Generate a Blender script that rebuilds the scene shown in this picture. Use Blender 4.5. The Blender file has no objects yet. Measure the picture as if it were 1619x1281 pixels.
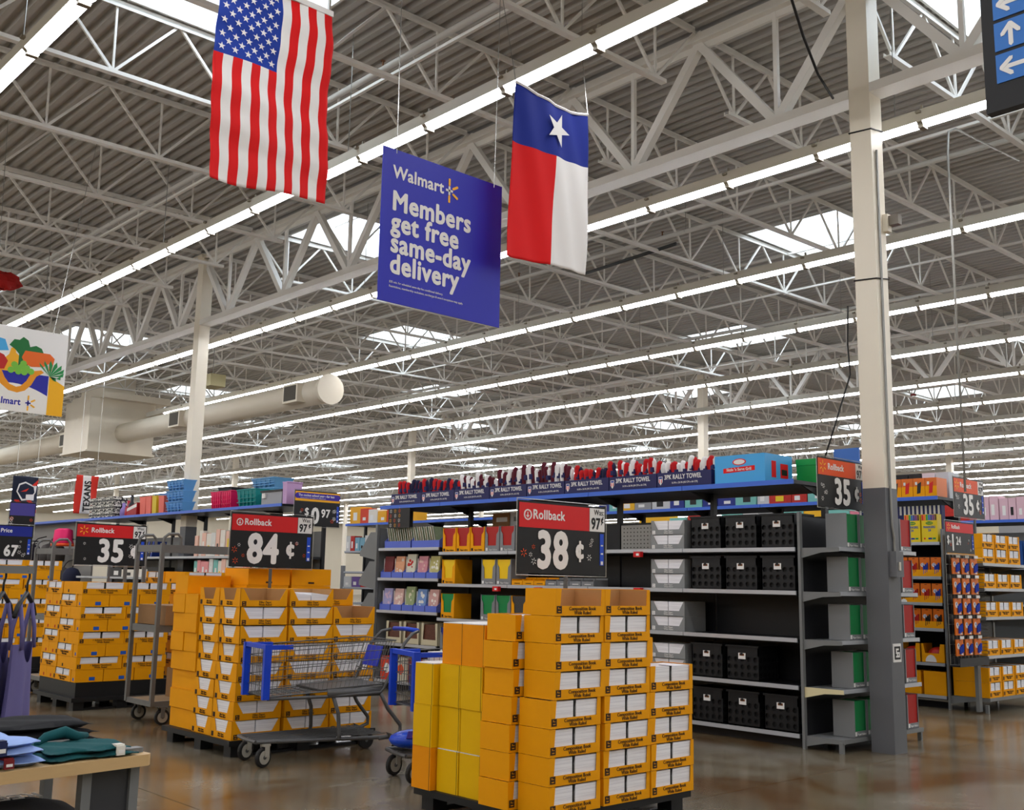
import bpy, math, random
from mathutils import Vector, Matrix
random.seed(7)
SC = bpy.context.scene
COL = SC.collection
PI = math.pi

# ------------------------------------------------------------------ camera
FPX, YAW, PITCH, ROLL, EYE = 1683.16, math.radians(42.7394), math.radians(9.4774), math.radians(1.0644), 1.5
fw = Vector((math.sin(YAW)*math.cos(PITCH), math.cos(YAW)*math.cos(PITCH), math.sin(PITCH)))
rt0 = Vector((math.cos(YAW), -math.sin(YAW), 0)); up0 = rt0.cross(fw)
rt = math.cos(ROLL)*rt0 + math.sin(ROLL)*up0
up = -math.sin(ROLL)*rt0 + math.cos(ROLL)*up0
cd = bpy.data.cameras.new('camera'); cam = bpy.data.objects.new('camera', cd); COL.objects.link(cam)
cd.sensor_width = 36; cd.sensor_fit = 'HORIZONTAL'; cd.lens = FPX/1619*36; cd.clip_start = .05; cd.clip_end = 400
cam.matrix_world = Matrix(((rt.x, up.x, -fw.x, 0), (rt.y, up.y, -fw.y, 0), (rt.z, up.z, -fw.z, EYE), (0, 0, 0, 1)))
SC.camera = cam

def pix(p):
    d = Vector(p) - Vector((0, 0, EYE)); c = d.dot(fw)
    if c < .1: return None
    return (809.5+FPX*d.dot(rt)/c, 640.5-FPX*d.dot(up)/c, c)
def seen(pts, m=160):
    """true when a run of points may be in view"""
    q = [pix(p) for p in pts]; q = [a for a in q if a]
    if not q: return False
    xs = [a[0] for a in q]; ys = [a[1] for a in q]
    return max(xs) > -m and min(xs) < 1619+m and max(ys) > -m and min(ys) < 1281+m
def dist(p): return math.hypot(p[0], p[1])

# ------------------------------------------------------------------ world, exposure
LAMP, SKY = 21.0, 7.0
w = bpy.data.worlds.new('sky'); SC.world = w; w.use_nodes = True
bgn = w.node_tree.nodes['Background']; bgn.inputs[0].default_value = (.80, .90, 1, 1); bgn.inputs[1].default_value = SKY
vs = SC.view_settings
vs.view_transform = 'Standard'; vs.look = 'None'; vs.exposure = 0.0; vs.gamma = 1; vs.use_curve_mapping = False
SC.cycles.max_bounces = 3; SC.cycles.diffuse_bounces = 3; SC.cycles.glossy_bounces = 2
SC.cycles.transparent_max_bounces = 6; SC.cycles.caustics_reflective = False; SC.cycles.caustics_refractive = False
SC.cycles.sample_clamp_indirect = 4; SC.cycles.adaptive_threshold = .04

# ------------------------------------------------------------------ materials
def lin(c):
    c = c/255
    return c/12.92 if c <= .04045 else ((c+.055)/1.055)**2.4
MATS = {}
def mat(name, rgb, rough=.55, metal=0, spec=.4, noise=None, emit=0, bump=None, stretch=None):
    if name in MATS: return MATS[name]
    m = bpy.data.materials.new(name); m.use_nodes = True; nt = m.node_tree; b = nt.nodes['Principled BSDF']
    c = tuple(lin(x) for x in rgb)+(1,)
    b.inputs['Base Color'].default_value = c; b.inputs['Roughness'].default_value = rough
    b.inputs['Metallic'].default_value = metal; b.inputs['Specular IOR Level'].default_value = spec
    if noise or bump:
        tc = nt.nodes.new('ShaderNodeTexCoord'); mp = nt.nodes.new('ShaderNodeMapping')
        nt.links.new(tc.outputs['Object'], mp.inputs[0])
        if stretch: mp.inputs['Scale'].default_value = stretch
        nz = nt.nodes.new('ShaderNodeTexNoise'); nz.inputs['Scale'].default_value = (noise or bump)[0]; nz.inputs['Detail'].default_value = 4
        nt.links.new(mp.outputs[0], nz.inputs[0])
        if noise:
            mx = nt.nodes.new('ShaderNodeMix'); mx.data_type = 'RGBA'
            a = noise[1]
            mx.inputs[6].default_value = tuple(x*(1-a) for x in c[:3])+(1,)
            mx.inputs[7].default_value = tuple(min(1, x*(1+a)) for x in c[:3])+(1,)
            nt.links.new(nz.outputs[0], mx.inputs[0]); nt.links.new(mx.outputs[2], b.inputs['Base Color'])
        if bump:
            bp = nt.nodes.new('ShaderNodeBump'); bp.inputs['Strength'].default_value = bump[1]
            nt.links.new(nz.outputs[0], bp.inputs['Height']); nt.links.new(bp.outputs[0], b.inputs['Normal'])
    if emit:
        b.inputs['Emission Color'].default_value = c; b.inputs['Emission Strength'].default_value = emit
    MATS[name] = m
    return m

def floor_mat():
    m = bpy.data.materials.new('polished_concrete'); m.use_nodes = True; nt = m.node_tree; b = nt.nodes['Principled BSDF']
    tc = nt.nodes.new('ShaderNodeTexCoord')
    g = nt.nodes.new('ShaderNodeNewGeometry')
    n1 = nt.nodes.new('ShaderNodeTexNoise'); n1.inputs['Scale'].default_value = .8; n1.inputs['Detail'].default_value = 7; n1.inputs['Roughness'].default_value = .62; n1.inputs['Distortion'].default_value = .6
    n2 = nt.nodes.new('ShaderNodeTexNoise'); n2.inputs['Scale'].default_value = 5; n2.inputs['Detail'].default_value = 8; n2.inputs['Roughness'].default_value = .7
    n3 = nt.nodes.new('ShaderNodeTexNoise'); n3.inputs['Scale'].default_value = 60; n3.inputs['Detail'].default_value = 4
    for n in (n1, n2, n3): nt.links.new(g.outputs['Position'], n.inputs[0])
    cr = nt.nodes.new('ShaderNodeValToRGB')
    e = cr.color_ramp.elements
    e[0].position = .36; e[0].color = (lin(98), lin(70), lin(38), 1)
    e[1].position = .62; e[1].color = (lin(132), lin(124), lin(108), 1)
    k = e.new(.5); k.color = (lin(114), lin(102), lin(82), 1)
    nt.links.new(n1.outputs[0], cr.inputs[0])
    mx = nt.nodes.new('ShaderNodeMix'); mx.data_type = 'RGBA'; mx.blend_type = 'OVERLAY'; mx.inputs[0].default_value = .12
    nt.links.new(cr.outputs[0], mx.inputs[6]); nt.links.new(n2.outputs[0], mx.inputs[7])
    mx2 = nt.nodes.new('ShaderNodeMix'); mx2.data_type = 'RGBA'; mx2.blend_type = 'OVERLAY'; mx2.inputs[0].default_value = .12
    nt.links.new(mx.outputs[2], mx2.inputs[6]); nt.links.new(n3.outputs[0], mx2.inputs[7])
    nt.links.new(mx2.outputs[2], b.inputs['Base Color'])
    b.inputs['Roughness'].default_value = .19
    b.inputs['Specular IOR Level'].default_value = .5
    return m
FLOOR = floor_mat()

def pages_mat(name, rgb, scale):
    """paper edges: fine horizontal layering"""
    m = bpy.data.materials.new(name); m.use_nodes = True; nt = m.node_tree; b = nt.nodes['Principled BSDF']
    tc = nt.nodes.new('ShaderNodeTexCoord'); mp = nt.nodes.new('ShaderNodeMapping'); mp.inputs['Scale'].default_value = (2, 2, scale)
    nz = nt.nodes.new('ShaderNodeTexNoise'); nz.inputs['Scale'].default_value = 1; nz.inputs['Detail'].default_value = 3
    cr = nt.nodes.new('ShaderNodeValToRGB'); c = [lin(x) for x in rgb]
    cr.color_ramp.elements[0].position = .3; cr.color_ramp.elements[0].color = (c[0]*.7, c[1]*.7, c[2]*.72, 1)
    cr.color_ramp.elements[1].position = .52; cr.color_ramp.elements[1].color = (*c, 1)
    nt.links.new(tc.outputs['Object'], mp.inputs[0]); nt.links.new(mp.outputs[0], nz.inputs[0])
    nt.links.new(nz.outputs[0], cr.inputs[0]); nt.links.new(cr.outputs[0], b.inputs['Base Color'])
    b.inputs['Roughness'].default_value = .8
    return m

M_DECK = mat('roof_deck_paint', (194, 191, 186), .6, noise=(3, .05))
M_STEEL = mat('white_steel_paint', (242, 239, 232), .45)
M_COL = mat('cream_column_paint', (240, 231, 212), .4, noise=(2, .04))
M_COLG = mat('grey_column_paint', (98, 100, 104), .4, noise=(3, .06))
M_WALL = mat('cream_wall', (226, 217, 196), .7, noise=(.5, .04))
M_HOUS = mat('lamp_housing', (206, 200, 186), .5)
M_LAMP = mat('lamp_lens', (249, 250, 255), .4, emit=LAMP)
M_CLIP = mat('lamp_clip', (150, 142, 126), .5)
M_DUCT = mat('duct_paint', (226, 216, 196), .45)
M_BLK = mat('black_board', (15, 15, 17), .45, noise=(8, .15))
M_BLKP = mat('black_plastic', (15, 16, 18), .5)
M_WHT = mat('white_print', (238, 236, 232), .55)
M_RED = mat('rollback_red', (214, 20, 24), .5)
M_ORG = mat('rollback_orange', (236, 84, 26), .5)
M_SPK = mat('spark_yellow', (250, 180, 30), .5)
M_NAVY = mat('sign_navy', (16, 34, 140), .5)
M_BLUE = mat('plus_blue', (26, 30, 176), .42)
M_YEL = mat('carton_yellow', (244, 164, 0), .65, spec=.2, noise=(6, .05))
M_YEL2 = mat('carton_lemon', (238, 186, 0), .6, spec=.2, noise=(5, .04))
M_YEL3 = mat('carton_amber', (242, 152, 0), .65, spec=.2, noise=(6, .05))
M_KRAFT = mat('kraft_inside', (176, 132, 84), .75, noise=(12, .08))
M_PAGE = pages_mat('paper_edges', (250, 249, 252), 190)
M_PAGE2 = pages_mat('notebook_edges', (244, 246, 252), 120)
M_INK = mat('carton_ink', (52, 30, 14), .7)
M_LBLB = mat('carton_blue_label', (28, 90, 190), .5)
M_LBLG = mat('carton_green_label', (20, 140, 50), .5)
M_GSTEEL = mat('grey_shelf_steel', (120, 122, 122), .4, noise=(4, .05))
M_DSTEEL = mat('dark_shelf_steel', (26, 27, 31), .45)
M_RAIL = mat('price_rail', (196, 200, 206), .25, metal=.3)
M_BRAIL = mat('blue_price_rail', (62, 108, 214), .35)
M_CHROME = mat('wire_chrome', (170, 170, 166), .28, metal=.9)
M_CARTG = mat('cart_grey', (92, 92, 92), .42, metal=.3)
M_WIRE = mat('cart_wire', (104, 104, 102), .35, metal=.6)
M_CARTB = mat('cart_blue', (14, 68, 206), .4)
M_RUB = mat('wheel_rubber', (30, 29, 28), .6)
M_HUB = mat('wheel_hub', (176, 172, 160), .45)

# ------------------------------------------------------------------ mesh builder
class B:
    def __init__(s, *mats):
        s.v = []; s.f = []; s.mi = []; s.mats = list(mats); s.c = 0
    def m(s, material):
        if material not in s.mats: s.mats.append(material)
        s.c = s.mats.index(material); return s
    def face(s, idx): s.f.append(idx); s.mi.append(s.c)
    def box(s, x0, y0, z0, x1, y1, z1):
        if x0 > x1: x0, x1 = x1, x0
        if y0 > y1: y0, y1 = y1, y0
        if z0 > z1: z0, z1 = z1, z0
        n = len(s.v)
        s.v += [(x0, y0, z0), (x1, y0, z0), (x1, y1, z0), (x0, y1, z0), (x0, y0, z1), (x1, y0, z1), (x1, y1, z1), (x0, y1, z1)]
        for q in ((0, 3, 2, 1), (4, 5, 6, 7), (0, 1, 5, 4), (1, 2, 6, 5), (2, 3, 7, 6), (3, 0, 4, 7)): s.face([n+i for i in q])
        return s
    def prism(s, pts, ext):
        """closed polygon of 3-D points pushed along ext"""
        n = len(s.v); k = len(pts); e = Vector(ext)
        s.v += [tuple(p) for p in pts]+[tuple(Vector(p)+e) for p in pts]
        nrm = Vector((0, 0, 0))
        for i in range(k):
            a, b = Vector(pts[i]), Vector(pts[(i+1) % k]); nrm += a.cross(b)
        flip = nrm.dot(e) > 0
        A = list(range(n, n+k)); C = list(range(n+k, n+2*k))
        s.face(A[::-1] if flip else A); s.face(C if flip else C[::-1])
        for i in range(k):
            j = (i+1) % k; q = [n+i, n+j, n+k+j, n+k+i]; s.face(q if flip else q[::-1])
        return s
    def bar(s, p, q, wd, ht=None, upv=(0, 0, 1)):
        p, q = Vector(p), Vector(q); d = (q-p).normalized(); u = Vector(upv)
        if abs(d.dot(u)) > .99: u = Vector((1, 0, 0))
        a = d.cross(u).normalized(); b = a.cross(d); ht = ht or wd; a = a*wd/2; b = b*ht/2
        return s.prism([p-a-b, p+a-b, p+a+b, p-a+b], q-p)
    def tube(s, pts, r, n=8, closed=False):
        pts = [Vector(p) for p in pts]; k = len(pts); base = len(s.v); prev = None
        for i, p in enumerate(pts):
            if closed: d = pts[(i+1) % k]-pts[i-1]
            else: d = pts[min(i+1, k-1)]-pts[max(i-1, 0)]
            d.normalize()
            if prev is None:
                u = Vector((0, 0, 1)) if abs(d.z) < .9 else Vector((1, 0, 0))
                a = d.cross(u).normalized()
            else:
                a = (prev - d*prev.dot(d)).normalized()
            prev = a; b = d.cross(a)
            rr = r[i] if isinstance(r, (list, tuple)) else r
            for j in range(n):
                t = 2*PI*j/n; s.v.append(tuple(p+a*rr*math.cos(t)+b*rr*math.sin(t)))
        seg = k if closed else k-1
        for i in range(seg):
            for j in range(n):
                a0 = base+i*n+j; a1 = base+i*n+(j+1) % n; i2 = (i+1) % k
                s.face([a0, a1, base+i2*n+(j+1) % n, base+i2*n+j])
        if not closed:
            s.face([base+j for j in range(n)][::-1]); s.face([base+(k-1)*n+j for j in range(n)])
        return s
    def disc(s, c, axis, r, h, n=20, r2=None):
        a = Vector(axis).normalized(); c = Vector(c)
        return s.tube([c-a*h/2, c+a*h/2], [r, r2 if r2 else r], n)
    def ball(s, c, rx, ry, rz, nu=10, nv=6):
        n = len(s.v)
        for i in range(nv+1):
            t = PI*i/nv
            for j in range(nu):
                f = 2*PI*j/nu; s.v.append((c[0]+rx*math.sin(t)*math.cos(f), c[1]+ry*math.sin(t)*math.sin(f), c[2]+rz*math.cos(t)))
        for i in range(nv):
            for j in range(nu):
                a = n+i*nu+j; b = n+i*nu+(j+1) % nu; s.face([a, a+nu, b+nu, b])
        return s
    def mesh(s, name, smooth=False):
        me = bpy.data.meshes.new(name); me.from_pydata([tuple(v) for v in s.v], [], s.f)
        for m in s.mats: me.materials.append(m)
        me.polygons.foreach_set('material_index', s.mi)
        if smooth: me.polygons.foreach_set('use_smooth', [True]*len(me.polygons))
        me.update(); return me

def obj(name, me, parent=None, loc=(0, 0, 0), rot=(0, 0, 0), **k):
    o = bpy.data.objects.new(name, me); COL.objects.link(o); o.location = loc; o.rotation_euler = rot
    if parent: o.parent = parent
    for a, b in k.items():
        if b is not None: o[a] = b
    return o
def thing(name, label, cat, loc=(0, 0, 0), rz=0, group=None):
    return obj(name, None, None, loc, (0, 0, rz), label=label, category=cat, group=group)
def one(name, me, label, cat, loc=(0, 0, 0), rz=0, group=None):
    return obj(name, me, None, loc, (0, 0, rz), label=label, category=cat, group=group)
def struct(name, me, parent=None, **k):
    o = obj(name, me, parent, **k)
    if not parent: o['kind'] = 'structure'
    return o
ORD = ['first', 'second', 'third', 'fourth', 'fifth', 'sixth', 'seventh', 'eighth', 'ninth', 'tenth', 'eleventh', 'twelfth']
def nth(i): return ORD[i] if i < 12 else '%dth' % (i+1)

FACE_Y = (PI/2, 0, 0)            # print on a face that looks towards -Y
FACE_X = (PI/2, 0, -PI/2)        # print on a face that looks towards -X
_T = {}
def text_mesh(txt, size, material, bold=0.0, align='LEFT', squeeze=1.0, space=1.0):
    key = (txt, size, material.name, bold, align, squeeze, space)
    if key in _T: return _T[key]
    c = bpy.data.curves.new('lettering', 'FONT'); c.body = txt; c.size = size; c.align_x = align; c.space_character = 1+bold*2
    c.extrude = .0008; c.resolution_u = 3; c.space_line = space
    o = bpy.data.objects.new('lettering', c)
    me = bpy.data.meshes.new_from_object(o); bpy.data.objects.remove(o); bpy.data.curves.remove(c)
    me.materials.clear(); me.materials.append(material); me.name = 'lettering'
    if squeeze != 1: me.transform(Matrix.Diagonal((squeeze, 1, 1, 1)))
    if bold:
        r = bold*size*.9; vs0 = [v.co.copy() for v in me.vertices]; fs0 = [list(p.vertices) for p in me.polygons]
        V = []; F = []
        offs = [(0, 0)]+[(r*math.cos(a*PI/4), r*math.sin(a*PI/4)) for a in range(8)] if bold > .008 else [(0, 0), (r, r), (-r, -r), (r, -r), (-r, r)]
        for k, (ox, oy) in enumerate(offs):
            n = len(V); V += [(v.x+ox, v.y+oy, v.z+k*.00006) for v in vs0]; F += [[n+i for i in f] for f in fs0]
        me = bpy.data.meshes.new('lettering'); me.from_pydata(V, [], F); me.materials.append(material)
    me.update(); _T[key] = me
    return me
def spark_mesh(r, material, petals=range(6), key=''):
    k = ('spark', r, material.name, key)
    if k in _T: return _T[k]
    b = B(material)
    for i in petals:
        t = PI/2+i*PI/3; d = Vector((math.cos(t), math.sin(t), 0)); n = Vector((-d.y, d.x, 0))
        b.prism([d*r*.36+n*r*.05, d*r*.45+n*r*.1, d*r*.95+n*r*.1, d*r-n*r*.0, d*r*.95-n*r*.1, d*r*.45-n*r*.1, d*r*.36-n*r*.05], (0, 0, .001))
    _T[k] = b.mesh('spark'); return _T[k]
def star_pts(r, cx=0, cy=0, rot=0):
    o = []
    for i in range(10):
        t = PI/2+rot+i*PI/5; q = r if i % 2 == 0 else r*.382
        o.append((cx+q*math.cos(t), cy+q*math.sin(t), 0))
    return o
def flat(poly, material, name='print', h=.001):
    return B(material).prism([(p[0], p[1], 0) for p in poly], (0, 0, h)).mesh(name)

# ================================================================== SETTING
SL = .012
def zc(x): return SL*(x-9.66)
TILT = -math.atan(SL)
X0, X1, Y0, Y1 = -9.0, 88.0, -12.0, 92.0
GX = [9.66+16.6*k for k in range(-1, 5)]
CY = [5.16+14.602*k for k in range(-1, 6)]
JY = 2.086

# floor: slabs with sawn joints
fl = struct('floor', B(mat('joint_dark', (46, 40, 34), .9)).box(X0, Y0, -.2, X1, Y1, -.012).mesh('floor_base'))
gxs = [X0]+[3.49+6.15*k for k in range(-1, 5)]+[X1]; gys = [Y0]+[4.92+6.1*k for k in range(-1, 5)]+[Y1]
for i in range(len(gxs)-1):
    for j in range(len(gys)-1):
        g = .004
        obj('slab', B(FLOOR).box(gxs[i]+g, gys[j]+g, -.011, gxs[i+1]-g, gys[j+1]-g, 0).mesh('slab'), fl)
# walls
for nm, bx in (('wall_left', (X0, Y1, 0, X1, Y1+.3, 10)), ('wall_right', (X0, Y0-.3, 0, X1, Y0, 10)),
               ('wall_far', (X1, Y0, 0, X1+.3, Y1, 10)), ('wall_near', (X0-.3, Y0, 0, X0, Y1, 10))):
    struct(nm, B(M_WALL).box(*bx).mesh(nm))

# skylight grid
SKYL = []
for k in range(0, 13):
    for m in range(-1, 8):
        x = 4.1+6.2*k; y = (4.12 if k % 2 else 10.37)+12.516*m
        if Y0+2 < y < Y1-3 and x < X1-3: SKYL.append((x, x+2.0, y-.94, y+.94))
# ceiling: corrugated deck, ribs along Y, with the skylight openings left out
db = B(M_DECK)
PITCH_R = .19
def deck_patch(x0, x1, y0, y1):
    xs = []; x = math.floor(x0/PITCH_R)*PITCH_R
    while x < x1+PITCH_R:
        for dx, z in ((0, 0), (.075, 0), (.1, .075), (.165, .075)):
            xs.append((x+dx, z))
        x += PITCH_R
    xs = [(x0, 0)]+[a for a in xs if x0 < a[0] < x1]+[(x1, 0)]
    n = len(db.v)
    for xx, z in xs:
        zz = 8.075+zc(xx)+z; db.v.append((xx, y0, zz)); db.v.append((xx, y1, zz))
    for i in range(len(xs)-1): db.face([n+2*i, n+2*i+1, n+2*i+3, n+2*i+2])
cols = sorted({(a, b) for a, b, _, _ in SKYL}); edge = X0
for a, b in cols:
    deck_patch(edge, a, Y0, Y1); yy = Y0
    for s in sorted([q for q in SKYL if q[0] == a], key=lambda q: q[2]):
        deck_patch(a, b, yy, s[2]); yy = s[3]
    deck_patch(a, b, yy, Y1); edge = b
deck_patch(edge, X1, Y0, Y1)
struct('ceiling', db.mesh('roof_deck'))

mp = bpy.data.materials.new('skylight_pane'); mp.use_nodes = True; nt = mp.node_tree; nt.nodes.remove(nt.nodes['Principled BSDF'])
tr = nt.nodes.new('ShaderNodeBsdfTransparent'); tr.inputs[0].default_value = (.93, .95, .97, 1)
gl = nt.nodes.new('ShaderNodeBsdfGlossy'); gl.inputs['Roughness'].default_value = .25
mxs = nt.nodes.new('ShaderNodeMixShader'); mxs.inputs[0].default_value = .06
nt.links.new(tr.outputs[0], mxs.inputs[1]); nt.links.new(gl.outputs[0], mxs.inputs[2]); nt.links.new(mxs.outputs[0], nt.nodes['Material Output'].inputs[0])
fb = B(M_STEEL); t = .03; W, D = 2.0, 1.88
for q in ((-t, -t, 0, W+t, 0, .5), (-t, D, 0, W+t, D+t, .5), (-t, 0, 0, 0, D, .5), (W, 0, 0, W+t, D, .5)): fb.box(*q)
fb.box(W/2-.02, 0, .42, W/2+.02, D, .48)
frame_me = fb.mesh('skylight_frame'); pane_me = B(mp).box(-t, -t, .5, W+t, D+t, .51).mesh('skylight_pane')
n = 0
for a, b, c, d in SKYL:
    z = 8.06+zc(a+1)
    if seen([(a, c, z), (b, d, z), (a, d, z), (b, c, z)], 500) or dist((a, c)) < 22:
        n += 1
        o = obj('window_%d' % n, None, None, (a, c, z), kind='structure')
        obj('window_frame', frame_me, o); obj('pane', pane_me, o)

# columns
colm_s = B(M_COL).box(-.115, -.115, 2.466, .115, .115, 7.95).mesh('column_shaft')
colm_g = B(M_COLG).box(-.117, -.117, 0, .117, .117, 2.466).mesh('column_base')
colm_c = B(M_COL).box(-.2, -.2, 0, .2, .2, .06).mesh('column_cap')
NEARCOL = None
for gx in GX:
    for cy in CY:
        if gx < 0 or cy < 0 or not seen([(gx, cy, 0), (gx, cy, 7.9)], 60): continue
        o = obj('column', None, None, (gx, cy, 0), kind='structure')
        s = obj('shaft', colm_s, o); s.scale.z = 1
        obj('painted_base', colm_g, o); obj('cap_plate', colm_c, o, (0, 0, 7.9+zc(gx)))
        if abs(gx-9.66) < .1 and cy < 6: NEARCOL = o
cb = B(mat('black_cable', (28, 26, 25), .6))
for z in (6.13, 4.56):
    obj('cable_band', B(MATS['black_cable']).tube([(-.122, -.122, z-.02), (.122, -.122, z+.02), (.122, .122, z), (-.122, .122, z)], .008, 6, True).mesh('cable_band'), NEARCOL)
obj('conduit', B(mat('conduit_steel', (150, 150, 146), .35, metal=.5)).tube([(-.04, -.13, 5.9), (-.04, -.13, 2.6), (-.03, -.13, 2.1), (.0, -.13, 1.98), (.0, -.13, 1.8)], .012, 8).mesh('conduit'), NEARCOL)
jb = obj('junction_box', B(M_COLG).box(-.09, -.19, 1.62, .05, -.117, 1.86).mesh('junction_box'), NEARCOL)
obj('receptacle', B(M_HOUS).box(-.05, -.2, 1.68, -.02, -.19, 1.76).mesh('receptacle'), jb)
sp = obj('alarm_strobe', B(M_COL).box(.05, -.17, 5.06, .13, -.115, 5.24).mesh('alarm_strobe'), NEARCOL)
obj('strobe_lens', B(mat('strobe_grey', (120, 112, 100), .3)).box(.07, -.27, 5.12, .15, -.17, 5.22).mesh('strobe_lens'), sp)
pl = obj('marker_plaque', B(M_WHT).box(-.09, -.123, .83, .06, -.117, 1.0).mesh('marker_plaque'), NEARCOL)
mk = B(M_BLK).box(-.068, -.126, .855, .042, -.123, .975)
mk.m(M_WHT)
for (i, j) in ((1, 5), (2, 5), (3, 5), (1, 4), (1, 3), (2, 3), (3, 3), (4, 3), (2, 2), (4, 2), (1, 1), (2, 1), (3, 1), (4, 1)):
    x = -.064+i*.0175; z = .857+j*.0165; mk.box(x, -.128, z, x+.0175, -.126, z+.0165)
obj('marker_code', mk.mesh('marker_code'), pl)

# girders along Y between columns
def mem(p, q, a, b, up=(1, 0, 0)): return B(M_STEEL).bar(p, q, a, b, up)
GT, GB = 7.9, 6.56
g_top = B(M_STEEL).box(-.11, 0, GT, .11, 14.602, GT+.1).box(-.02, 0, GT-.08, .02, 14.602, GT).mesh('top_chord')
g_bot = B(M_STEEL).box(-.12, .115, GB-.05, .12, 14.487, GB+.05).mesh('bottom_chord')
h = JY/2
g_d1 = mem((0, 0, GB+.02), (0, -h, GT), .1, .1).mesh('web_diagonal'); g_d2 = mem((0, 0, GB+.02), (0, h, GT), .1, .1).mesh('web_diagonal')
g_v = mem((0, 0, GB+.02), (0, 0, GT), .05, .05).mesh('web_vertical')
for gx in GX:
    for cy in CY[:-1]:
        if gx < 0 or not seen([(gx, cy+i*2.086, z) for i in range(8) for z in (6.5, 8)], 40): continue
        o = obj('girder', None, None, (gx, cy, zc(gx)), kind='structure')
        obj('top_chord', g_top, o); obj('bottom_chord', g_bot, o)
        if gx < 50:
            for i in range(7):
                y = JY*(i+.5)
                if not seen([(gx, cy+y, 7.2)], 200): continue
                obj('web_diagonal', g_d1, o, (0, y, 0)); obj('web_diagonal', g_d2, o, (0, y, 0)); obj('web_vertical', g_v, o, (0, y, 0))
        else:
            wb = B(M_STEEL)
            for i in range(7):
                y = JY*(i+.5); wb.bar((0, y, GB), (0, y-h, GT), .09, .08); wb.bar((0, y, GB), (0, y+h, GT), .09, .08)
            obj('web', wb.mesh('girder_web'), o, kind='stuff')
# open-web joists along X
JT, JB, NP, PL = 8.03, 7.18, 11, 16.6/11
j_top = B(M_STEEL).box(.05, -.04, JT-.01, 16.55, .04, JT+.03).box(.05, -.04, JT-.05, 16.55, -.03, JT).mesh('top_chord')
j_bot = B(M_STEEL).box(.6, -.04, JB-.01, 16.0, .04, JB).box(.6, -.04, JB, 16.0, -.03, JB+.035).box(.6, .03, JB, 16.0, .04, JB+.035).mesh('bottom_chord')
j_d1 = mem((0, 0, JB+.02), (-PL/2, 0, JT), .032, .03, (0, 1, 0)).mesh('web_diagonal'); j_d2 = mem((0, 0, JB+.02), (PL/2, 0, JT), .032, .03, (0, 1, 0)).mesh('web_diagonal')
j_v = mem((0, 0, JB+.02), (0, 0, JT), .024, .024, (0, 1, 0)).mesh('web_vertical')
fwb = B(M_STEEL)
for i in range(NP):
    x = PL*(i+.5)
    fwb.bar((x, 0, JB), (x-PL/2, 0, JT), .032, .03); fwb.bar((x, 0, JB), (x+PL/2, 0, JT), .032, .03); fwb.bar((x, 0, JB), (x, 0, JT), .024)
fweb = fwb.mesh('joist_web')
for gx in GX[:-1]:
    y = 5.16-JY*6
    while y < Y1-2:
        pts = [(gx+i*16.6/10, y, z) for i in range(11) for z in (7.2, 8.1)]
        if seen(pts, 60):
            o = obj('joist', None, None, (gx, y, zc(gx)), (0, TILT, 0), kind='structure')
            obj('top_chord', j_top, o); obj('bottom_chord', j_bot, o)
            vis = [PL*(i+.5) for i in range(NP) if seen([(gx+PL*(i+.5), y, 7.6)], 120)]
            if vis and min(dist((gx+x, y)) for x in vis) < 21:
                for x in vis:
                    obj('web_diagonal', j_d1, o, (x, 0, 0)); obj('web_diagonal', j_d2, o, (x, 0, 0)); obj('web_vertical', j_v, o, (x, 0, 0))
            else: obj('web', fweb, o, kind='stuff')
        y += JY
# bridging angles and sprinkler pipes along Y
for gx in GX[:-1]:
    for k, dz in ((3.02, 7.21), (8.3, 7.21), (8.3, 7.98), (13.6, 7.21)):
        x = gx+k
        if x < 3 or not seen([(x, yy, dz) for yy in range(2, 80, 4)], 0): continue
        struct('trim_bridging', B(M_STEEL).box(x-.02, 0, dz+zc(x), x+.02, 85, dz+.035+zc(x)).mesh('bridging'))
M_PIPE = mat('sprinkler_white', (222, 220, 214), .4)
PIPES = [(6.86, 7.5, -2, 60, 'white sprinkler main running above the nearest long light row'),
         (13.8, 7.4, 3, 70, 'white sprinkler pipe behind the Texas flag, beyond the first girder'),
         (20.4, 7.45, 5, 80, 'white sprinkler pipe running past the second girder side of the near column'),
         (30.5, 7.6, 8, 80, 'thin sprinkler pipe beyond the second girder line')]
for x, z, ya, yb, lb in PIPES:
    t = thing('sprinkler_pipe', lb, 'pipe', (x, ya, z))
    obj('pipe', B(M_PIPE).tube([(0, 0, 0), (0, yb-ya, 0)], .04, 10).mesh('pipe', True), t)
    for i in range(0, int((yb-ya)/6)):
        yy = 1.7+i*6
        if not seen([(x, ya+yy, z)], 20): continue
        obj('hanger', B(M_CHROME).tube([(0, yy, .04), (0, yy, 8.05+zc(x)-z)], .006, 5).tube([(0, yy-.01, -.045), (.045, yy, 0), (0, yy+.01, .045), (-.045, yy, 0)], .005, 4, True).mesh('hanger'), t)
    for i in range(0, int((yb-ya)/3.6)):
        yy = 1+i*3.6
        if dist((x, ya+yy)) < 22 and seen([(x, ya+yy, z)], 20):
            obj('sprinkler_head', B(mat('brass_head', (120, 80, 50), .4, metal=.5)).disc((0, yy, .07), (0, 0, 1), .012, .07, 8).disc((0, yy, .11), (0, 0, 1), .03, .006, 8).mesh('sprinkler_head'), t)
t = one('dark_pipe', B(mat('dark_pipe', (60, 62, 62), .5)).tube([(14.0, 13.2, 7.22), (13.92, 11.0, 7.28)], .032, 8).mesh('dark_pipe', True), 'short dark grey pipe under the joists right of the Texas flag', 'pipe')

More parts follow.
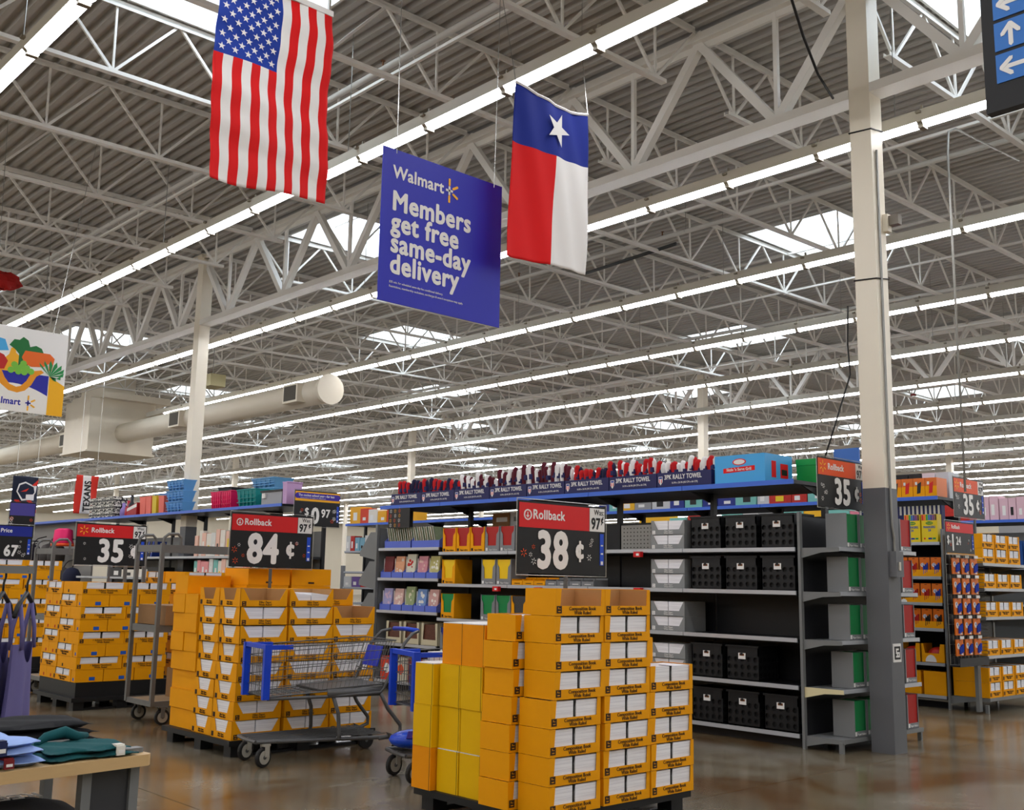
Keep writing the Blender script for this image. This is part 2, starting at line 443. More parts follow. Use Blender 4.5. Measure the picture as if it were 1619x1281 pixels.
# ================================================================== STRIP LIGHTS
ROWX = [6.56+3.66*k+(.5 if k == 19 else 0) for k in range(-4, 22)]
SEG = 1.22; PH = 9.70 % SEG
def lens(b, y, ln):
    """lit lens: only its three lower sides glow, ends and back are plain housing"""
    n = len(b.v); p = [(-.078, 0), (.078, 0), (.035, -.04), (-.035, -.04)]
    b.v += [(x, y, z) for x, z in p]+[(x, y+ln, z) for x, z in p]
    b.m(M_LAMP)
    for i, j in ((1, 2), (2, 3), (3, 0)): b.face([n+i, n+j, n+4+j, n+4+i])
    b.m(M_HOUS); b.face([n, n+1, n+5, n+4]); b.face([n, n+3, n+2, n+1]); b.face([n+4, n+5, n+6, n+7])
    return b
lamp_b = lens(B(M_LAMP), 0, SEG-.06)
lamp_me = lamp_b.mesh('lamp')
clip_me = B(M_CLIP).box(-.05, -.03, -.06, .05, .03, 0).box(-.012, -.012, 0, .012, .012, .2).box(-.11, -.025, .085, .11, .025, .11).mesh('clip')
rodm = B(M_CHROME).tube([(0, 0, .1), (0, 0, 1.72)], .006, 4).mesh('hanger_rod')
k = 0
for x in ROWX:
    z = 6.27+zc(x)-zc(6.56)
    inview = seen([(x, y, z) for y in range(2, 90, 3)], 0)
    y0, y1 = (Y0+1.5, Y1-2)
    ns = int((y1-y0)/SEG); ys = y0-((y0-PH) % SEG)+SEG
    if inview: k += 1
    lb = ['bright strip light row crossing the top left corner', 'long strip light row passing above the blue hanging sign', 'strip light row just behind the first girder line',
          'third strip light row counted away from the blue hanging sign', 'fourth strip light row counted away from the blue hanging sign', 'fifth strip light row counted away from the blue hanging sign']
    label = lb[k-1] if inview and k <= 6 else ('%s strip light row counted away from the blue hanging sign' % nth(k-1) if inview else 'strip light row over the aisles behind the flags, %s one' % nth(ROWX.index(x)))
    t = thing('strip_light', label, 'ceiling light', (x, ys, z), 0, 'rows of strip lights')
    gaps = [(0, ns*SEG)] if abs(x-13.88) > .3 else [(0, 31.6-ys), (34.8-ys, ns*SEG)]
    hb = B(M_HOUS)
    for ga, gb_ in gaps: hb.box(-.074, ga, .0, .074, gb_, .12).box(-.03, ga, .12, .03, gb_, .15)
    obj('housing', hb.mesh('housing'), t)
    rest = []
    for i in range(ns):
        yy = i*SEG; wy = ys+yy
        if len(gaps) > 1 and 30.3 < wy < 34.9: continue
        if inview and dist((x, wy)) < 34 and seen([(x, wy, z), (x, wy+SEG, z)], 40):
            obj('lamp', lamp_me, t, (0, yy+.03, 0))
            obj('clip', clip_me, t, (0, yy, 0))
            if i % 4 == 0: obj('hanger_rod', rodm, t, (0, yy+.3, 0))
        else: rest.append(yy)
    if rest:
        rb = B(M_LAMP); i = 0
        while i < len(rest):
            k2 = i
            if not seen([(x, ys+rest[i], z)], 60):      # long lenses where the single ones cannot be seen
                while k2+1 < len(rest) and k2-i < 7 and abs(rest[k2+1]-rest[k2]-SEG) < .01 and not seen([(x, ys+rest[k2+1]+SEG, z)], 60): k2 += 1
            lens(rb, rest[i]+.03, rest[k2]-rest[i]+SEG-.06); i = k2+1
        obj('lamp_run', rb.mesh('lamp_run'), t, kind='stuff')

# ================================================================== HVAC
t = thing('air_duct', 'cream round air duct with square plenum box below the roof', 'air duct', (13.4, 20.7, 5.85))
obj('round_duct', B(M_DUCT).tube([(0, .2, 0), (0, 11.5, 0)], .3, 24).mesh('round_duct', True), t)
obj('end_cap', B(M_DUCT).tube([(0, 0, 0), (0, .05, 0), (0, .2, 0)], [.36, .36, .3], 24).mesh('end_cap'), t)
pb = obj('plenum_box', B(M_DUCT).box(-1.1, 11.5, -.6, .95, 13.5, 1.0).box(-1.16, 11.44, -.66, 1.01, 13.56, -.6).mesh('plenum_box'), t)
obj('upper_box', B(M_DUCT).box(-.85, 11.2, 1.0, 1.3, 13.7, 1.2).box(-.7, 11.6, 1.25, .3, 13.4, 2.2).mesh('upper_box'), t)
obj('round_duct', B(M_DUCT).tube([(-.3, 13.5, 0), (-.3, 42, 0)], .3, 20).mesh('round_duct', True), t)
for yy, dx in ((1.1, 0), (7.2, 0), (14.6, -.3)):
    g = obj('air_grille', B(M_DUCT).box(dx-.42, yy-.32, -.25, dx-.1, yy+.32, .2).mesh('air_grille'), t)
    gb = B(mat('grille_dark', (70, 64, 52), .6))
    gb.box(dx-.43, yy-.26, -.2, dx-.42, yy+.26, .15)
    obj('louver', gb.mesh('louver'), g)
t = thing('unit_heater', 'small cream box fixture hung under the left girder', 'heater', (12.2, 24.2, 6.15))
obj('casing', B(mat('heater_cream', (205, 196, 150), .5)).box(-.2, -.3, 0, .2, .3, .3).mesh('casing'), t)
obj('bracket', B(M_CHROME).tube([(0, 0, .3), (0, 0, 1.0)], .01, 6).mesh('bracket'), t)
# conduit drops and loose cables
one('drop_conduit', B(mat('drop_grey', (176, 174, 168), .35, metal=.3)).tube([(14.1, 5.35, 7.2), (12.1, 5.3, 7.0), (11.9, 5.3, 6.9), (11.85, 5.3, 6.6), (11.85, 5.3, 2.6)], .014, 8).mesh('drop_conduit', True),
    'thin vertical conduit drop standing right of the near column', 'conduit')
one('black_cable', B(MATS['black_cable']).tube([(7.0, 4.7, 7.9), (7.5, 4.85, 7.45), (8.0, 5.0, 7.02), (8.5, 5.15, 6.76), (9.0, 5.3, 6.6), (9.4, 5.37, 6.5)], .014, 6).mesh('black_cable', True), 'sagging black cable reaching the near column below the girder', 'cable')
one('black_cable', B(MATS['black_cable']).tube([(9.5, 5.34, 4.3), (9.47, 5.34, 3.9), (9.5, 5.34, 3.6), (9.3, 5.4, 3.1), (9.12, 5.42, 2.75)], .009, 6).mesh('black_cable', True), 'thin black cord slanting from the near column to the price sign', 'cable')
one('wall_bell', B(mat('detector_red', (120, 22, 16), .5)).disc((0, 0, 0), (0, 0, 1), .07, .05, 12).m(M_WHT).disc((0, 0, -.04), (0, 0, 1), .035, .04, 12).mesh('smoke_detector'), 'small dark red detector under the second girder right of the column', 'detector', (26.1, 12.9, 6.5))

# ================================================================== PALLETS AND CARTONS
def pallet(label, x, y, W, D, h=.14, base=0):
    t = thing('pallet', label, 'pallet', (x, y, base))
    db = B(M_BLKP)
    obj('deck', B(M_BLKP).box(0, 0, h-.045, W, D, h).mesh('pallet_deck'), t)
    fm = B(M_BLKP).prism([(-.06, -.06, 0), (.06, -.06, 0), (.06, .06, 0), (-.06, .06, 0)], (0, 0, h-.045)).mesh('pallet_foot')
    for i in range(3):
        for j in range(3): obj('foot', fm, t, (.1+(W-.2)*i/2, .1+(D-.2)*j/2, 0))
    for j in range(2): obj('skid', B(M_BLKP).box(.16, .07+(D-.2)*j, 0.0, W-.16, .13+(D-.2)*j, .02).mesh('skid'), t)
    return t
_C = {}
def carton_meshes(kind):
    if kind in _C: return _C[kind]
    t = .005; d = {}
    if kind in ('comp', 'comp_empty', 'note', 'note_end'):
        L, D, H = (.445, .268, .164) if kind[:4] == 'comp' else ((.525, .315, .137) if kind == 'note' else (.36, .46, .185))
        lip, l0, l1 = (.36, .12, .925) if kind[:4] == 'comp' else (.46, .1, .9)
        b = B(M_YEL).box(0, t, 0, L, D, t).box(0, 0, 0, L, t, H*lip)
        b.prism([(0, 0, H*lip), (L*l0*.82, 0, H*lip), (L*l0, 0, H), (0, 0, H)], (0, t, 0)).prism([(L*l1, 0, H*lip), (L, 0, H*lip), (L, 0, H), (L*l1+.006, 0, H)], (0, t, 0))
        b.box(0, t, t, t, D, H).box(L-t, t, t, L, D, H).box(t, D-t, t, L-t, D, H)
        b.m(M_KRAFT).box(t, t, t, t+.002, D-t, H-.003).box(L-t-.002, t, t, L-t, D-t, H-.003).box(t, D-t-.002, t, L-t, D-t, H-.003)
        d['tray'] = b.mesh('tray')
        if 'empty' not in kind:
            hs = H-.004
            d['stack'] = (B(M_PAGE if kind == 'comp' else M_PAGE2).box(0, 0, 0, L*.5-.022, D-.03, hs-t-.004).mesh('book_stack'), [(.01, .012, t+.001), (L*.5+.012, .012, t+.001)])
            s = B(M_BLK)
            s.prism([(L*.5-.012, .01, H*lip), (L*.5+.002, .01, H*lip), (L*.5-.001, .01, H*.7), (L*.5+.012, .01, H*.97), (L*.5-.006, .01, H*.97), (L*.5-.008, .01, H*.65)], (0, .1, 0))
            d['spine'] = s.mesh('book_spines')
        tx = 'Composition Book\nWide Ruled' if kind[:4] == 'comp' else '1 Subject Notebook\nWide Ruled'
        sz = .031 if kind[:4] == 'comp' else (.03 if kind == 'note' else .026)
        d['text'] = (text_mesh(tx, sz, M_INK, .006, 'CENTER', 1.0, .82), (L*.54, -.0015, H*lip*.56), FACE_Y)
        em = B(M_INK).box(0, -.002, 0, .044, 0, .044).m(M_YEL).box(.012, -.003, .026, .017, -.002, .036).box(.021, -.003, .026, .032, -.002, .029).box(.012, -.003, .009, .032, -.002, .014)
        d['emblem'] = (em.mesh('emblem'), (L*.025, 0, H*.09))
    elif kind in ('fill', 'fill_empty', 'fill_low', 'fill_grey'):
        M_Y = mat('tray_grey', (140, 142, 142), .55) if kind == 'fill_grey' else M_YEL; M_I = M_WHT if kind == 'fill_grey' else M_INK
        L, D, H = .462, .365, .157; lp = .36
        fp = [(0, 0), (L, 0), (L, H), (L-.012, H), (L*.84, H*lp), (L*.2, H*lp), (.03, H), (0, H)]
        ep = [(0, 0), (D, 0), (D, H), (D-.05, H), (D*.76, H*lp), (D*.3, H*lp), (.07, H), (0, H)]
        b = B(M_Y).box(0, 0, 0, L, D, t)
        b.prism([(p[0], 0, p[1]) for p in fp], (0, t, 0)).prism([(0, p[0], p[1]) for p in ep], (t, 0, 0))
        b.box(L-t, t, t, L, D-t, H).box(t, D-t, t, L, D, H)
        b.m(M_KRAFT).prism([(p[0], t, p[1]) for p in fp[2:7]][:0] or [(t, D-t-.002, t), (L-t, D-t-.002, t), (L-t, D-t-.002, H-.002), (t, D-t-.002, H-.002)], (0, .002, 0))
        b.prism([(L-t-.002, t, t), (L-t-.002, D-t, t), (L-t-.002, D-t, H-.002), (L-t-.002, t, H-.002)], (.002, 0, 0)).box(t, t, t, L-t, D-t, t+.002)
        b.prism([(p[0], t, p[1]) for p in fp], (0, .001, 0)).prism([(t, p[0], p[1]) for p in ep], (.001, 0, 0))
        d['tray'] = b.mesh('tray')
        if kind in ('fill', 'fill_grey'): d['stack'] = (B(M_PAGE).box(0, 0, 0, L*.5-.016, D-.03, H-.012).mesh('paper_stack'), [(.01, .013, t+.003), (L*.5+.006, .013, t+.003)])
        if kind == 'fill_low': d['stack'] = (B(M_PAGE).prism([(0, 0, 0), (L*.5-.016, 0, 0), (L*.5-.016, 0, H*.6), (L*.25, 0, H*.66), (0, 0, H*.75)], (0, D-.03, 0)).mesh('paper_stack'), [(.01, .013, t+.003), (L*.5+.006, .013, t+.003)])
        d['text'] = (text_mesh('Filler Paper\nWide Ruled', .026, M_I, .002, 'CENTER', 1, .8), (L*.53, -.0015, H*.2), FACE_Y)
        d['text2'] = (text_mesh('Filler Paper\nWide Ruled', .022, M_I, .002, 'CENTER', 1, .8), (-.0015, D*.5, H*.2), FACE_X)
        em = B(M_I).box(0, -.002, 0, .04, 0, .04).m(M_Y).box(.01, -.003, .024, .015, -.002, .033).box(.019, -.003, .024, .03, -.002, .027).box(.01, -.003, .008, .03, -.002, .012)
        d['emblem'] = (em.mesh('emblem'), (.02, 0, .008))
        d['emblem2'] = (B(M_I).box(-.002, 0, 0, 0, .036, .04).mesh('emblem'), (0, D-.05, .008))
    _C[kind] = d
    return d
def carton(kind, loc, label, group, rz=0, name='paper_carton'):
    d = carton_meshes(kind)
    t = thing(name, label, 'carton', loc, rz, group)
    obj('tray', d['tray'], t)
    if 'stack' in d:
        for p in d['stack'][1]: obj('paper_stack', d['stack'][0], t, p)
    if 'spine' in d: obj('book_spines', d['spine'], t)
    for k in ('text', 'text2'):
        if k in d: obj('lettering', d[k][0], t, d[k][1], d[k][2])
    for k in ('emblem', 'emblem2'):
        if k in d: obj('emblem', d[k][0], t, d[k][1])
    return t
def closed_carton(loc, L, D, H, label, group, material=None, rz=0, top=None, tag=None, seam=None, tab=False, split=True):
    """sealed box with lid flaps; origin at its near left lower corner"""
    material = material or M_YEL
    t = thing('sealed_carton', label, 'carton', loc, rz, group)
    key = ('cc', L, D, H, material.name, top.name if top else '')
    if key not in _C:
        g = .0025
        _C[key] = (B(material).prism([(0, 0, 0), (L, 0, 0), (L, D, 0), (0, D, 0)], (0, 0, H-.006)).mesh('carton_body'),
                   B(top or material).box(.001, .001, H-.005, L-.001, D/2-.0015, H).mesh('lid_flap'), B(top or material).box(.001, D/2+.0015, H-.005, L-.001, D-.001, H).mesh('lid_flap'))
    a, b, c = _C[key]
    obj('carton_body', a, t); obj('lid_flap', b, t); obj('lid_flap', c, t)
    if tag:
        for (fx, mt) in tag:
            if fx == 'y': obj('blue_label' if mt is M_LBLB else 'green_label', B(mt).box(L*.5, -.002, H*.12, L*.5+.065, 0, H*.4).mesh('label'), t)
            else: obj('code_mark', B(mt).box(-.002, D*.3, H*.12, 0, D*.3+.03, H*.36).mesh('label'), t)
    if tab: obj('tape_tab', B(M_INK).box(L*.42, -.002, H*.1, L*.57, 0, H*.2).mesh('tape_tab'), t)
    if seam: obj('corner_seam', B(M_INK).box(-.0015, .012, .0, 0, .0145, H).mesh('corner_seam'), t)
    return t
R = random.uniform
# ---- front pallet: composition books
pallet('black plastic pallet under the composition book cartons in front', 4.62, 4.68, 1.42, 1.22)
G = 'composition book cartons on the front pallet'
for ci, (cx, nrow, nm) in enumerate(((4.662, 8, 'left'), (5.15, 8, 'middle'), (5.602, 5, 'right'))):
    for r in range(nrow):
        dx = (.034 if r >= 4 else 0) if ci == 0 else R(-.003, .003)
        top = nrow-1-r
        kind = 'comp_empty' if (top == 0 and ci < 2) else 'comp'
        lab = ('empty open composition book carton on top of the %s column, front pallet' % nm) if kind == 'comp_empty' else \
              'composition book carton, %s from the top of the %s column, front pallet' % (nth(top), nm)
        carton(kind, (cx+dx, 4.663+R(-.006, .006), .14+r*.1665), lab, G, R(-.012, .012))
for r in range(7):
    carton('comp', (4.61-.006*(3-r)+R(-.01, .01), 4.945+R(-.004, .006), .14+r*.1665), 'composition book carton, %s from the top, column behind the left front column' % nth(6-r), G, R(-.02, .02))
G = 'closed lemon yellow cartons at the rear of the front pallet'
for c in range(2):
    for r in range(4):
        closed_carton((4.655+R(-.006, .006)+(.012 if r == 3 else 0), 5.262+c*.222+R(-.003, .003), .14+r*.2725), .42, .214, .271, 'closed yellow carton, %s from the top, %s rear column, front pallet' % (nth(3-r), ('right', 'left')[c]), G,
                      M_YEL3 if r == 3 else M_YEL2, R(-.01, .01), M_WHT if r in (3, 0) else None, seam=True)
for r in range(3):
    closed_carton((4.61+R(-.006, .006), 5.712, .14+r*.2725), .42, .2, .271, 'closed yellow carton, %s from the top, leftmost short column of front pallet' % nth(2-r), G,
                  M_YEL3 if r == 0 else M_YEL2, R(-.01, .01), M_WHT if r == 2 else None, seam=True)
# hidden rear part of the load that the sign pole stands in
for r in range(6):
    closed_carton((5.12, 4.96, .14+r*.1665), .86, .9, .165, 'closed yellow carton, %s from the bottom in the core of the front pallet' % nth(r), G, M_YEL)

# ---- middle pallet: filler paper
pallet('black plastic pallet under the filler paper cartons behind the cart', 4.6, 8.4, 1.5, 1.28)
G = 'filler paper cartons on the middle pallet'
fx = (4.624, 5.124, 5.597)
for ci in range(3):
    nm = ('corner', 'middle', 'right')[ci]; nr = 8 if ci < 2 else 7
    for r in range(nr):
        top = nr-1-r
        kind = 'fill' if top else ('fill_empty', 'fill_low', 'fill_empty')[ci]
        lab = 'filler paper carton, %s from the top of the %s column, middle pallet' % (nth(top), nm)
        if kind == 'fill_empty': lab = 'empty open filler paper carton on top of the %s column, middle pallet' % nm
        carton(kind, (fx[ci]+R(-.004, .004)+(.03-.006*abs(4-r) if ci == 0 else 0), 8.42+R(-.006, .006), .14+r*.1588), lab, G, R(-.012, .012))
for r in range(8):
    carton('fill' if r < 7 else 'fill_empty', (4.624+R(-.006, .006)+(.03-.006*abs(4-r)), 8.795, .14+r*.1588), 'filler paper carton, %s from the top, column left of the corner column' % nth(7-r), G, R(-.012, .012))
for r in range(8):
    carton('fill' if r < 7 else 'fill_empty', (5.597+R(-.006, .006), 8.795, .14+r*.1588), 'filler paper carton, %s from the top, behind right column, middle pallet' % nth(7-r), G)
    closed_carton((5.13, 8.8, .14+r*.1588), .46, .36, .157, 'closed filler carton, %s from the bottom, behind the middle column' % nth(r), G)
G = 'closed yellow cartons at the left end of the middle pallet'
for r in range(3):
    closed_carton((4.66+R(-.01, .01), 9.172, .14+r*.172), .44, .49, .1705, 'wide closed yellow carton, %s from the bottom, left end of middle pallet' % nth(r), G, M_YEL)
for c, nr in ((0, 4), (1, 5)):
    for r in range(nr):
        closed_carton((4.63+R(-.012, .012), 9.175+c*.25, .656+r*.172), .44, .243, .1705, 'closed yellow carton, %s from the top, %s upper stack, middle pallet left end' % (nth(nr-1-r), ('right', 'left')[c]), G, M_YEL, R(-.015, .015), tab=True)
for c, cx in enumerate((5.12, 5.6)):
    for r in range(9):
        closed_carton((cx+R(-.006, .006), 9.18, .14+r*.162), .45, .46, .161, 'closed yellow carton with tab, %s from the top, %s rear column, middle pallet' % (nth(8-r), ('left', 'right')[c]), G, M_YEL, tab=True)

# ---- notebook pallets further back
def note_stack(x, y, z0, rows, nm, lblm, full=True):
    G = 'notebook cartons on the %s' % nm
    L, D, H = .525, .315, .1385
    for r in range(rows):
        z = z0+r*.1395; top = rows-1-r; o = '%s layer down, %s' % (nth(top), nm)
        if top % 2 == 0:
            carton('note', (x+R(-.006, .006), y+R(-.004, .004), z), 'notebook carton at the near corner, '+o, G, R(-.01, .01))
            carton('note', (x+.535, y+R(-.004, .004), z), 'notebook carton right of the corner, '+o, G, R(-.01, .01))
            closed_carton((x+.005, y+.325, z), .3, .25, H, 'closed notebook carton behind the corner one, '+o, G, tag=[('x', M_INK)])
            carton('note', (x, y+.585+.53, z), 'notebook carton with open side at left, '+o, G, -PI/2)
        else:
            closed_carton((x+.003+R(-.004, .004), y, z), .315, .12, H, 'labelled closed carton at the near corner, '+o, G, tag=[('y', lblm), ('x', lblm)])
            closed_carton((x+.325, y+R(-.004, .004), z), .35, .52, H, 'labelled closed carton right of the corner, '+o, G, tag=[('y', lblm)])
            closed_carton((x+.685, y, z), .36, .52, H, 'labelled closed carton at the right end, '+o, G, tag=[('y', lblm)])
            carton('note', (x, y+.13+.53, z), 'notebook carton with open pages facing left, '+o, G, -PI/2)
            closed_carton((x+.005, y+.67, z), .3, .22, H, 'first closed carton with red mark, '+o, G, tag=[('x', mat('mark_red', (200, 40, 20), .6))])
            closed_carton((x+.005, y+.895, z), .3, .22, H, 'second closed carton with red mark, '+o, G, tag=[('x', MATS['mark_red'])])
def double_base(label, x, y, W, D):
    t = pallet(label, x, y, W, D, .14)
    obj('slip_tray', B(M_BLKP).box(.05, .04, .14, W-.05, D-.04, .3).mesh('slip_tray'), t)
double_base('black pallet base under the left notebook cartons', 4.74, 12.25, 1.2, 1.2)
note_stack(4.78, 12.3, .305, 8, 'left notebook pallet', M_LBLB)
double_base('black pallet base under the notebook cartons behind the trolley', 6.0, 12.25, 1.2, 1.2)
note_stack(6.02, 12.3, .305, 9, 'notebook pallet behind trolley', M_LBLG)
double_base('black pallet base at the far left edge below the navy price sign', 4.95, 16.4, 1.3, 1.2)
note_stack(5.0, 16.45, .305, 10, 'far left notebook pallet', M_LBLB)

# ================================================================== TROLLEY, CARTS
def wheel(par, loc, r, wd, ry=0, hub=M_HUB):
    wh = obj('wheel', B(M_RUB).tube([(0, -wd/2, 0), (0, -wd/2+.006, 0), (0, wd/2-.006, 0), (0, wd/2, 0)], [r-.008, r, r, r-.008], 20).mesh('tyre'), par, loc, (0, 0, ry))
    obj('hub', B(hub).disc((0, 0, 0), (0, 1, 0), r*.68, wd+.006, 16).m(M_CARTG).disc((0, 0, 0), (0, 1, 0), r*.2, wd+.016, 10).mesh('hub'), wh)
    return wh
def trolley(label, x, y, L, Wd):
    t = thing('platform_trolley', label, 'trolley', (x, y, 0))
    g = mat('trolley_grey', (112, 112, 110), .45, metal=.2, noise=(20, .1))
    obj('platform', B(mat('trolley_board', (150, 128, 100), .6, noise=(4, .2), stretch=(1, 8, 1))).box(.02, .02, .2, L-.02, Wd-.02, .235).mesh('platform'), t)
    fr = B(g).box(-.01, 0, .19, .02, Wd, .24).box(L-.02, 0, .19, L+.01, Wd, .24).box(0, -.01, .19, L, .02, .24).box(0, Wd-.02, .19, L, Wd+.01, .24)
    obj('deck_frame', fr.mesh('deck_frame'), t)
    for px in (0, L):
        for py in (0, Wd):
            s = 1 if px == 0 else -1
            obj('post', B(g).bar((px, py, .2), (px, py, 1.84), .04, .04).tube([(px, py, 1.83), (px+.015*s, py, 1.9), (px+.06*s, py, 1.935), (px+.16*s, py, 1.94), (px+.2*s, py, 1.9), (px+.2*s, py, 1.79)], .016, 8).mesh('post'), t)
    for z in (.965, 1.79):
        for py in (0, Wd): obj('rail', B(g).box(0, py-.012, z-.035, L, py+.012, z+.035).mesh('rail'), t)
        obj('rail', B(g).box(-.012, 0, z-.035, .012, Wd, z+.035).mesh('rail'), t)
    for px in (.12, L-.12):
        for py in (.02, Wd-.02):
            c = obj('caster', B(g).box(-.05, -.045, .0, .05, .045, .012).box(-.02, -.045, -.1, .02, -.035, 0).box(-.02, .035, -.1, .02, .045, 0).mesh('caster'), t, (px, py, .178))
            wheel(c, (.01, 0, -.098), .08, .035)
    return t
trolley('grey steel stocking trolley between the two yellow pallets', 4.93, 10.64, 1.5, .6)
trolley('grey steel stocking trolley at the far left behind the notebook cartons', 4.98, 13.85, 1.2, .6)
cbx = lambda loc, L, D, H, lb, g=None: closed_carton(loc, L, D, H, lb, g, mat('brown_card', (150, 112, 72), .75, noise=(8, .06)))
c = cbx((5.0, 10.61, 1.001), .6, .66, .2, 'wide brown cardboard box with green sticker resting across the trolley rails')
obj('green_sticker', B(mat('neon_green', (60, 220, 40), .5)).box(.5, -.002, .02, .57, 0, .19).mesh('green_sticker'), c)
cbx((5.3, 10.7, .236), .4, .42, .3, 'brown cardboard box standing on the trolley platform')
# shopping cart: nose at x=0, handle towards +x
def cart(label, x, y, rz, group=None):
    t = thing('shopping_cart', label, 'shopping cart', (x, y, 0), rz, group)
    if 'cart' not in _C:
        d = {}
        def W(u):  # half width of basket along its length
            return .23+.07*u
        def zb(u): return .55+.06*u
        def zt(u): return .94+.05*u
        wires = B(M_WIRE); wr = .0035; x0, x1 = 0.0, 1.0
        for s in (-1, 1):
            for k in range(6):
                f = k/5
                z = lambda u: zb(u)+(zt(u)-zb(u))*f
                wires.tube([(x0, s*W(0), z(0)), (x1+.12*f, s*W(1), z(1))], wr if 0 < k < 5 else .006, 5)
            nv = 26
            for i in range(nv+1):
                u = i/nv; wires.tube([(x0+u, s*W(u), zb(u)), (x0+u*1.12, s*W(u), zt(u))], .0018, 4)
        for k in range(6):
            f = k/5; wires.tube([(x0, -W(0), zb(0)+.39*f), (x0, W(0), zb(0)+.39*f)], wr, 5)
        for i in range(11):
            yy = -W(0)+2*W(0)*i/10; wires.tube([(x0, yy, zb(0)), (x0, yy, zt(0))], .0025, 4); wires.tube([(x0, yy, zb(0)), (x1, yy*W(1)/W(0), zb(1))], .0025, 4)
        for i in range(14):
            u = i/13; wires.tube([(u, -W(u), zb(u)), (u, W(u), zb(u))], .003, 4)
        d['basket'] = wires.mesh('basket')
        gate = B(M_CARTG)
        for i in range(12):
            yy = -.28+.56*i/11; gate.tube([(1.0, yy, .62), (1.12, yy, .99)], .003, 4)
        for f in (.0, .3, .6, 1): gate.tube([(1.0+.12*f, -.29, .62+.37*f), (1.0+.12*f, .29, .62+.37*f)], .005, 5)
        d['rear_gate'] = gate.mesh('rear_gate')
        d['seat_flap'] = B(mat('seat_blue', (40, 60, 190), .45)).prism([(1.03, -.14, .76), (1.03, .14, .76), (1.08, .14, .93), (1.08, -.14, .93)], (-.012, 0, 0)).mesh('seat_flap')
        d['floor_panel'] = B(M_CARTG).prism([(.45, -.26, .585), (1.0, -.3, .62), (1.0, .3, .62), (.45, .26, .585)], (0, 0, .012)).mesh('floor_panel')
        fr = B(M_CARTG)
        for s in (-1, 1):
            fr.tube([(1.36, s*.25, 1.06), (1.28, s*.29, 1.04), (1.2, s*.3, .96), (1.02, s*.3, .6), (.98, s*.3, .555), (.5, s*.285, .54), (.0, s*.23, .535)], .014, 8)
        fr.box(.5, -.3, .53, 1.0, -.285, .6).box(.5, .285, .53, 1.0, .3, .6)
        d['frame'] = fr.mesh('frame', True)
        for nm, xx, bx in (('front_leg', .55, .62), ('rear_leg', .98, 1.13)):
            for s in (-1, 1):
                pts = [(xx, s*.28, .56), (xx+.06, s*.28, .4), (bx, s*.29, .24), (bx, s*.3, .2)] if nm == 'front_leg' else [(xx, s*.29, .57), (xx+.08, s*.3, .42), (xx+.2, s*.31, .28), (xx+.2, s*.31, .22), (xx+.12, s*.31, .19), (xx, s*.31, .18)]
                d[nm+str(s)] = B(M_CARTG).tube(pts, .017, 8).mesh('leg', True)
        lr = B(M_CARTG)
        for s in (-1, 1): lr.tube([(-.06, s*.2, .2), (1.1, s*.31, .185)], .016, 8)
        lr.tube([(-.06, -.2, .2), (-.075, 0, .2), (-.06, .2, .2)], .016, 8)
        for i in range(9):
            yy = -.2+.4*i/8; lr.tube([(-.05, yy, .21), (1.05, yy*1.4, .215)], .004, 4)
        for i in range(5): lr.tube([(.1+.22*i, -.24, .205), (.1+.22*i, .24, .205)], .004, 4)
        d['lower_rack'] = lr.mesh('lower_rack')
        hd = B(M_CARTB).tube([(1.37, -.22, 1.065), (1.38, 0, 1.07), (1.37, .22, 1.065)], .02, 10)
        d['handle'] = hd.mesh('handle', True)
        bm = B(M_CARTB)
        for s in (-1, 1):
            bm.box(-.045, s*.23-.02, .53, .012, s*.23+.02, .965).box(-.04, s*.225-.02, .925, .2, s*.225+.025*1, .96)
        bm.box(-.04, -.23, .93, -.01, .23, .965)
        d['front_bumper'] = bm.mesh('front_bumper')
        fk = B(M_HUB).box(-.03, -.03, -.02, .03, .03, 0).box(-.025, -.032, -.1, .02, -.024, 0).box(-.025, .024, -.1, .02, .032, 0)
        d['fork'] = fk.mesh('caster_fork')
        d['arm'] = B(M_CARTG).prism([(-.08, -.03, .1), (.02, -.03, .06), (.07, -.03, -.03), (.0, -.03, -.03)], (0, .03, 0)).mesh('wheel_arm')
        _C['cart'] = d
    d = _C['cart']
    for k in ('basket', 'rear_gate', 'seat_flap', 'floor_panel', 'frame', 'lower_rack', 'handle', 'front_bumper'):
        obj(k, d[k], t)
    for k in ('front_leg-1', 'front_leg1', 'rear_leg-1', 'rear_leg1'): obj('leg', d[k], t)
    for s in (-1, 1):
        c = obj('caster_fork', d['fork'], t, (.02, s*.2, .185), (0, 0, .4)); wheel(c, (-.02, 0, -.105), .08, .034)
        c = obj('wheel_arm', d['arm'], t, (1.12, s*.32, .13)); wheel(c, (.05, -.0, -.055), .075, .04, 0, M_RUB)
    return t
CA = math.atan2(-.172, 1.1)
cart('empty grey wire shopping cart with blue bumper before the filler paper', 4.64, 8.07-.01, CA)
C2 = math.radians(-15)
cart('loaded shopping cart with blue bumpers half hidden behind the front pallet', 5.2, 6.78, C2)
def c2(u, v, z): return (5.2+u*math.cos(C2)-v*math.sin(C2), 6.78+u*math.sin(C2)+v*math.cos(C2), z)
t = thing('snack_bag', 'shiny blue snack bag lying on the loaded cart lower rack', 'bag', c2(-.05, 0, .222), C2)
sb = B(mat('bag_blue', (20, 70, 200), .25)); n0 = len(sb.v)
sb.ball((.16, -.02, .075), .24, .17, .075, 16, 8)
obj('bag', sb.mesh('bag', True), t)
obj('printed_panel', B(mat('bag_purple', (50, 30, 130), .35)).prism([(-.0, -.16, .1), (.18, -.18, .09), (.2, -.14, .13), (.03, -.12, .145)], (0, -.004, .006)).m(mat('bag_orange', (220, 90, 40), .4)).prism([(.05, -.17, .1), (.15, -.18, .095), (.15, -.165, .11), (.05, -.155, .115)], (0, -.008, .008)).mesh('printed_panel'), t)
